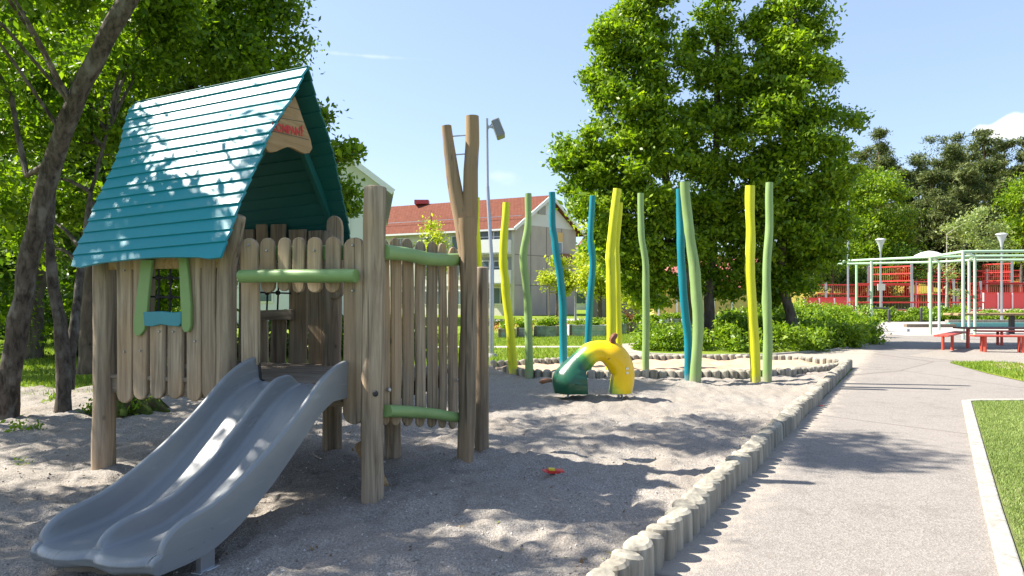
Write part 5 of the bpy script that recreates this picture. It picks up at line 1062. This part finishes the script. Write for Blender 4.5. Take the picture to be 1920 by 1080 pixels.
far_cls = [((px-960)/R_*150, 150+10*math.sin(px), 4, 8, 4, 4.5+2*math.sin(px*.7)) for px in range(-300, 1560, 60)]
o = crown('far_wood', far_cls, 5200, 10, 1.6, 1.3, LEAFD, None, 141, .5); tag(o, 'far band of trees behind the houses', 'wood', kind='stuff')

# ------------------------------------------------------------------ small things
st = MB()
for i in range(9):
    a = i*.7; st.tube([Vector((.12*math.cos(a), .1*math.sin(a), -.05)), Vector((.3*math.cos(a), .22*math.sin(a), .12+.05*math.sin(i*2))), Vector((.46*math.cos(a), .34*math.sin(a), .02))], [.14, .09, .03], 8, .2, seed=i)
st.tube([(0, 0, -.05), (.02, 0, .2), (.05, .02, .26)], [.3, .24, .14], 14, .25, seed=4)
MOSS = NM('mossy_bark'); _m = MOSS.noise(MOSS.coord(), 9, 6, .7); MOSS.col(MOSS.ramp(_m, (.42, (.07, .05, .03)), (.52, (.05, .075, .015)), (.7, (.12, .16, .03)))); MOSS.bump(_m, 1, .04); MOSS.set(.95, 0, .1); MOSS = MOSS.m
o = obj('tree_stump', st, MOSS, smooth=True, ang=60); o.location = G(245, 782); o.location.z = .04; o.scale = (1.05, 1.0, .95); tag(o, 'old mossy tree stump with roots behind the left post of the play tower', 'stump')
def weed(px, py, n_, s, lab, seed):
    p = G(px, py); o = crown('weed', [(0, 0, s*.5, s, s*.8, s*.5)], n_, 8, s*.3, s*.32, LEAFB, None, seed, .1); o.location = (p.x, p.y, .03); tag(o, lab, 'weed', 'weeds in the gravel')
weed(182, 783, 40, .16, 'leafy weed at the foot of the stump', 301); weed(238, 786, 50, .2, 'mossy weed clump growing over the right side of the stump', 302); weed(42, 818, 16, .16, 'small weed in front of the leaning trunk', 303); weed(290, 735, 22, .2, 'weed seen under the play tower boards', 304); weed(285, 780, 14, .18, 'thin weed right of the stump', 305); weed(100, 760, 14, .15, 'small weed between the two left tree trunks', 306); weed(40, 880, 8, .07, 'tiny weed in the foreground gravel at the left', 307)
# wrapper / toy
wr = MB(); wr.box((0, 0, .02), (.11, .05, .03)); wr.box((.065, .01, .025), (.05, .07, .012)); wr.box((-.07, 0, .02), (.04, .06, .01)); wo_ = obj('toy', wr, flat('toy_red', (.6, .04, .03), .4), bevel=.006); wo_.location = G(1037, 888, .075); wo_.rotation_euler = (.1, .1, .2); tag(wo_, 'small red and yellow toy lying on the gravel right of the play tower', 'toy')
wr = MB(); wr.box((-.02, -.01, .04), (.05, .035, .014)); obj('stripe', wr, flat('toy_yellow', (.75, .55, .03), .4), wo_)
wr = MB(); wr.box((0, 0, .012), (.07, .03, .01)); o = obj('wrapper', wr, flat('wrapper_red', (.6, .08, .05), .4), bevel=.003); o.location = G(1540, 762, .01); tag(o, 'tiny red wrapper on the asphalt beside the log edging', 'wrapper')
# leaf litter and twigs on the gravel
rg = np.random.default_rng(77); nL = 900; Y = rg.uniform(3, 12.5, nL); X = rg.uniform(-1, .55, nL)*Y*.8
d = (X-PAL0.x)*PALD.y-(Y-PAL0.y)*PALD.x; k = (d < -.1) & gmask(X, Y) & ((rg.random(nL) < .35) | (X/Y < -.3) | (d > -.5)); X = X[k]; Y = Y[k]; P = np.stack([X, Y, gh(X, Y)+.006], 1)
v, f = leaves_np(P, 1, 0.0, .032, rg, aspect=.45, up=2.5); v[:, 2] = np.maximum(v[:, 2], np.repeat(P[:, 2], 4)-.002)
lm = NM('dry_leaf'); gg = lm.n('ShaderNodeNewGeometry'); lm.col(lm.ramp(gg.outputs['Random Per Island'], (0, (.10, .05, .02)), (.5, (.22, .13, .05)), (1, (.16, .2, .03)))); lm.set(.8)
o = npmesh('leaf_litter', v, f, 4, lm.m); tag(o, 'fallen leaves and bits scattered over the gravel', 'leaf litter', kind='stuff')
# grass blades
def blades(name, region, n_, h, wdt, mat, seed, zf=.0):
    rg = np.random.default_rng(seed); x0, x1, y0, y1, fn = region; X = rg.uniform(x0, x1, n_*3); Y = rg.uniform(y0, y1, n_*3); k = fn(X, Y); X = X[k][:n_]; Y = Y[k][:n_]; m = len(X)
    a = rg.uniform(0, 6.28, m); hh = h*rg.uniform(.5, 1.3, m); ln = rg.normal(size=(m, 2))*h*.35; b = np.stack([X, Y, np.full(m, zf)], 1); s_ = np.stack([np.cos(a), np.sin(a), np.zeros(m)], 1)*wdt/2
    t_ = b+np.concatenate([ln, hh[:, None]], 1); v = np.stack([b-s_, b+s_, t_], 1).reshape(-1, 3); o = npmesh(name, v, np.arange(m*3).reshape(-1, 3), 3, mat); return tag(o, kind='stuff')
def pxy(X, Y): return X/Y*R_+960, HZ+HC*R_/Y
def lawn(X, Y):
    px, py = pxy(X, Y); zb = interp(px, [(-3000, 742), (0, 737), (170, 733), (225, 700), (480, 690), (925, 688), (1050, 682), (1092, 662), (1167, 646), (1200, 643), (1280, 640)]); return (py < zb-1) & ((py < 648.5) | (py > 653.5)) & (px < 1290) & (px > -60) & ~((px > 1110) & (py > 646))
o = blades('lawn_grass', (-18, 6, 9.5, 29, lawn), 70000, .075, .022, GRASSB, 401); tag(o, 'short mown grass of the lawn beyond the gravel', 'grass')
kz = [G(1812, 755), G(1838, 864), G(1860, 955), G(1893, 1070), k2+kd*2.2]
def turf(X, Y):
    xb = np.interp(Y, [p.y for p in reversed(kz)], [p.x for p in reversed(kz)]); return (X > xb+.09) & (Y < 9.9) & (X/Y < .80)
o = blades('turf_fibres', (2, 8.5, 2.9, 9.95, turf), 90000, .022, .007, TURFB, 402, .018); tag(o, 'short fibres of the artificial turf inside the white kerb', 'turf')
def verge(X, Y):
    px, py = pxy(X, Y); return (py < interp(px, [(1780, 681), (1850, 700), (1930, 718), (2050, 730)])) & (py > interp(px, [(1780, 680.5), (1850, 679), (1925, 684), (2000, 690)])) & (px > 1782)
o = blades('verge_grass', (8, 15, 11, 17, verge), 14000, .05, .02, GRASSB, 403, .017); tag(o, 'sparse grass strip between asphalt and the red benches', 'grass')
def edgew(X, Y):
    px, py = pxy(X, Y); zb = interp(px, [(-3000, 742), (0, 737), (170, 733), (225, 700), (480, 690)]); return (py < zb+10) & (py > zb-3) & (px < 900)
o = blades('edge_grass', (-14, 0, 9, 16, edgew), 6000, .09, .02, GRASSB, 404, .01); tag(o, 'ragged grass where the lawn meets the gravel on the left', 'grass')
# pebbles
rg = np.random.default_rng(9); nP = 5200; Y = rg.uniform(2.6, 9, nP)**1.0; X = rg.uniform(-1, 1, nP)*Y*.78; d = (X-PAL0.x)*PALD.y-(Y-PAL0.y)*PALD.x; k = d < -.12; X = X[k]; Y = Y[k]; nP = len(X); Hh_ = gh(X, Y)
ico = np.array([(1, 0, 0), (-1, 0, 0), (0, 1, 0), (0, -1, 0), (0, 0, 1), (0, 0, -1)], float); fc = np.array([(0, 2, 4), (2, 1, 4), (1, 3, 4), (3, 0, 4), (2, 0, 5), (1, 2, 5), (3, 1, 5), (0, 3, 5)])
sz = rg.uniform(.003, .009, (nP, 1, 1))*rg.uniform(.6, 1.4, (nP, 1, 3)); vv = ico[None]*sz+np.stack([X, Y, Hh_+.002], 1)[:, None, :]+rg.normal(size=(nP, 6, 3))*.0012; ff = fc[None]+(np.arange(nP)*6)[:, None, None]
pm = NM('pebble'); gg = pm.n('ShaderNodeNewGeometry'); pm.col(pm.ramp(gg.outputs['Random Per Island'], (0, (.16, .14, .13)), (.5, (.36, .33, .30)), (1, (.6, .57, .53)))); pm.set(.9)
o = npmesh('pebbles', vv.reshape(-1, 3), ff.reshape(-1, 3), 3, pm.m); tag(o, 'loose small stones scattered over the gravel', 'pebbles', kind='stuff')
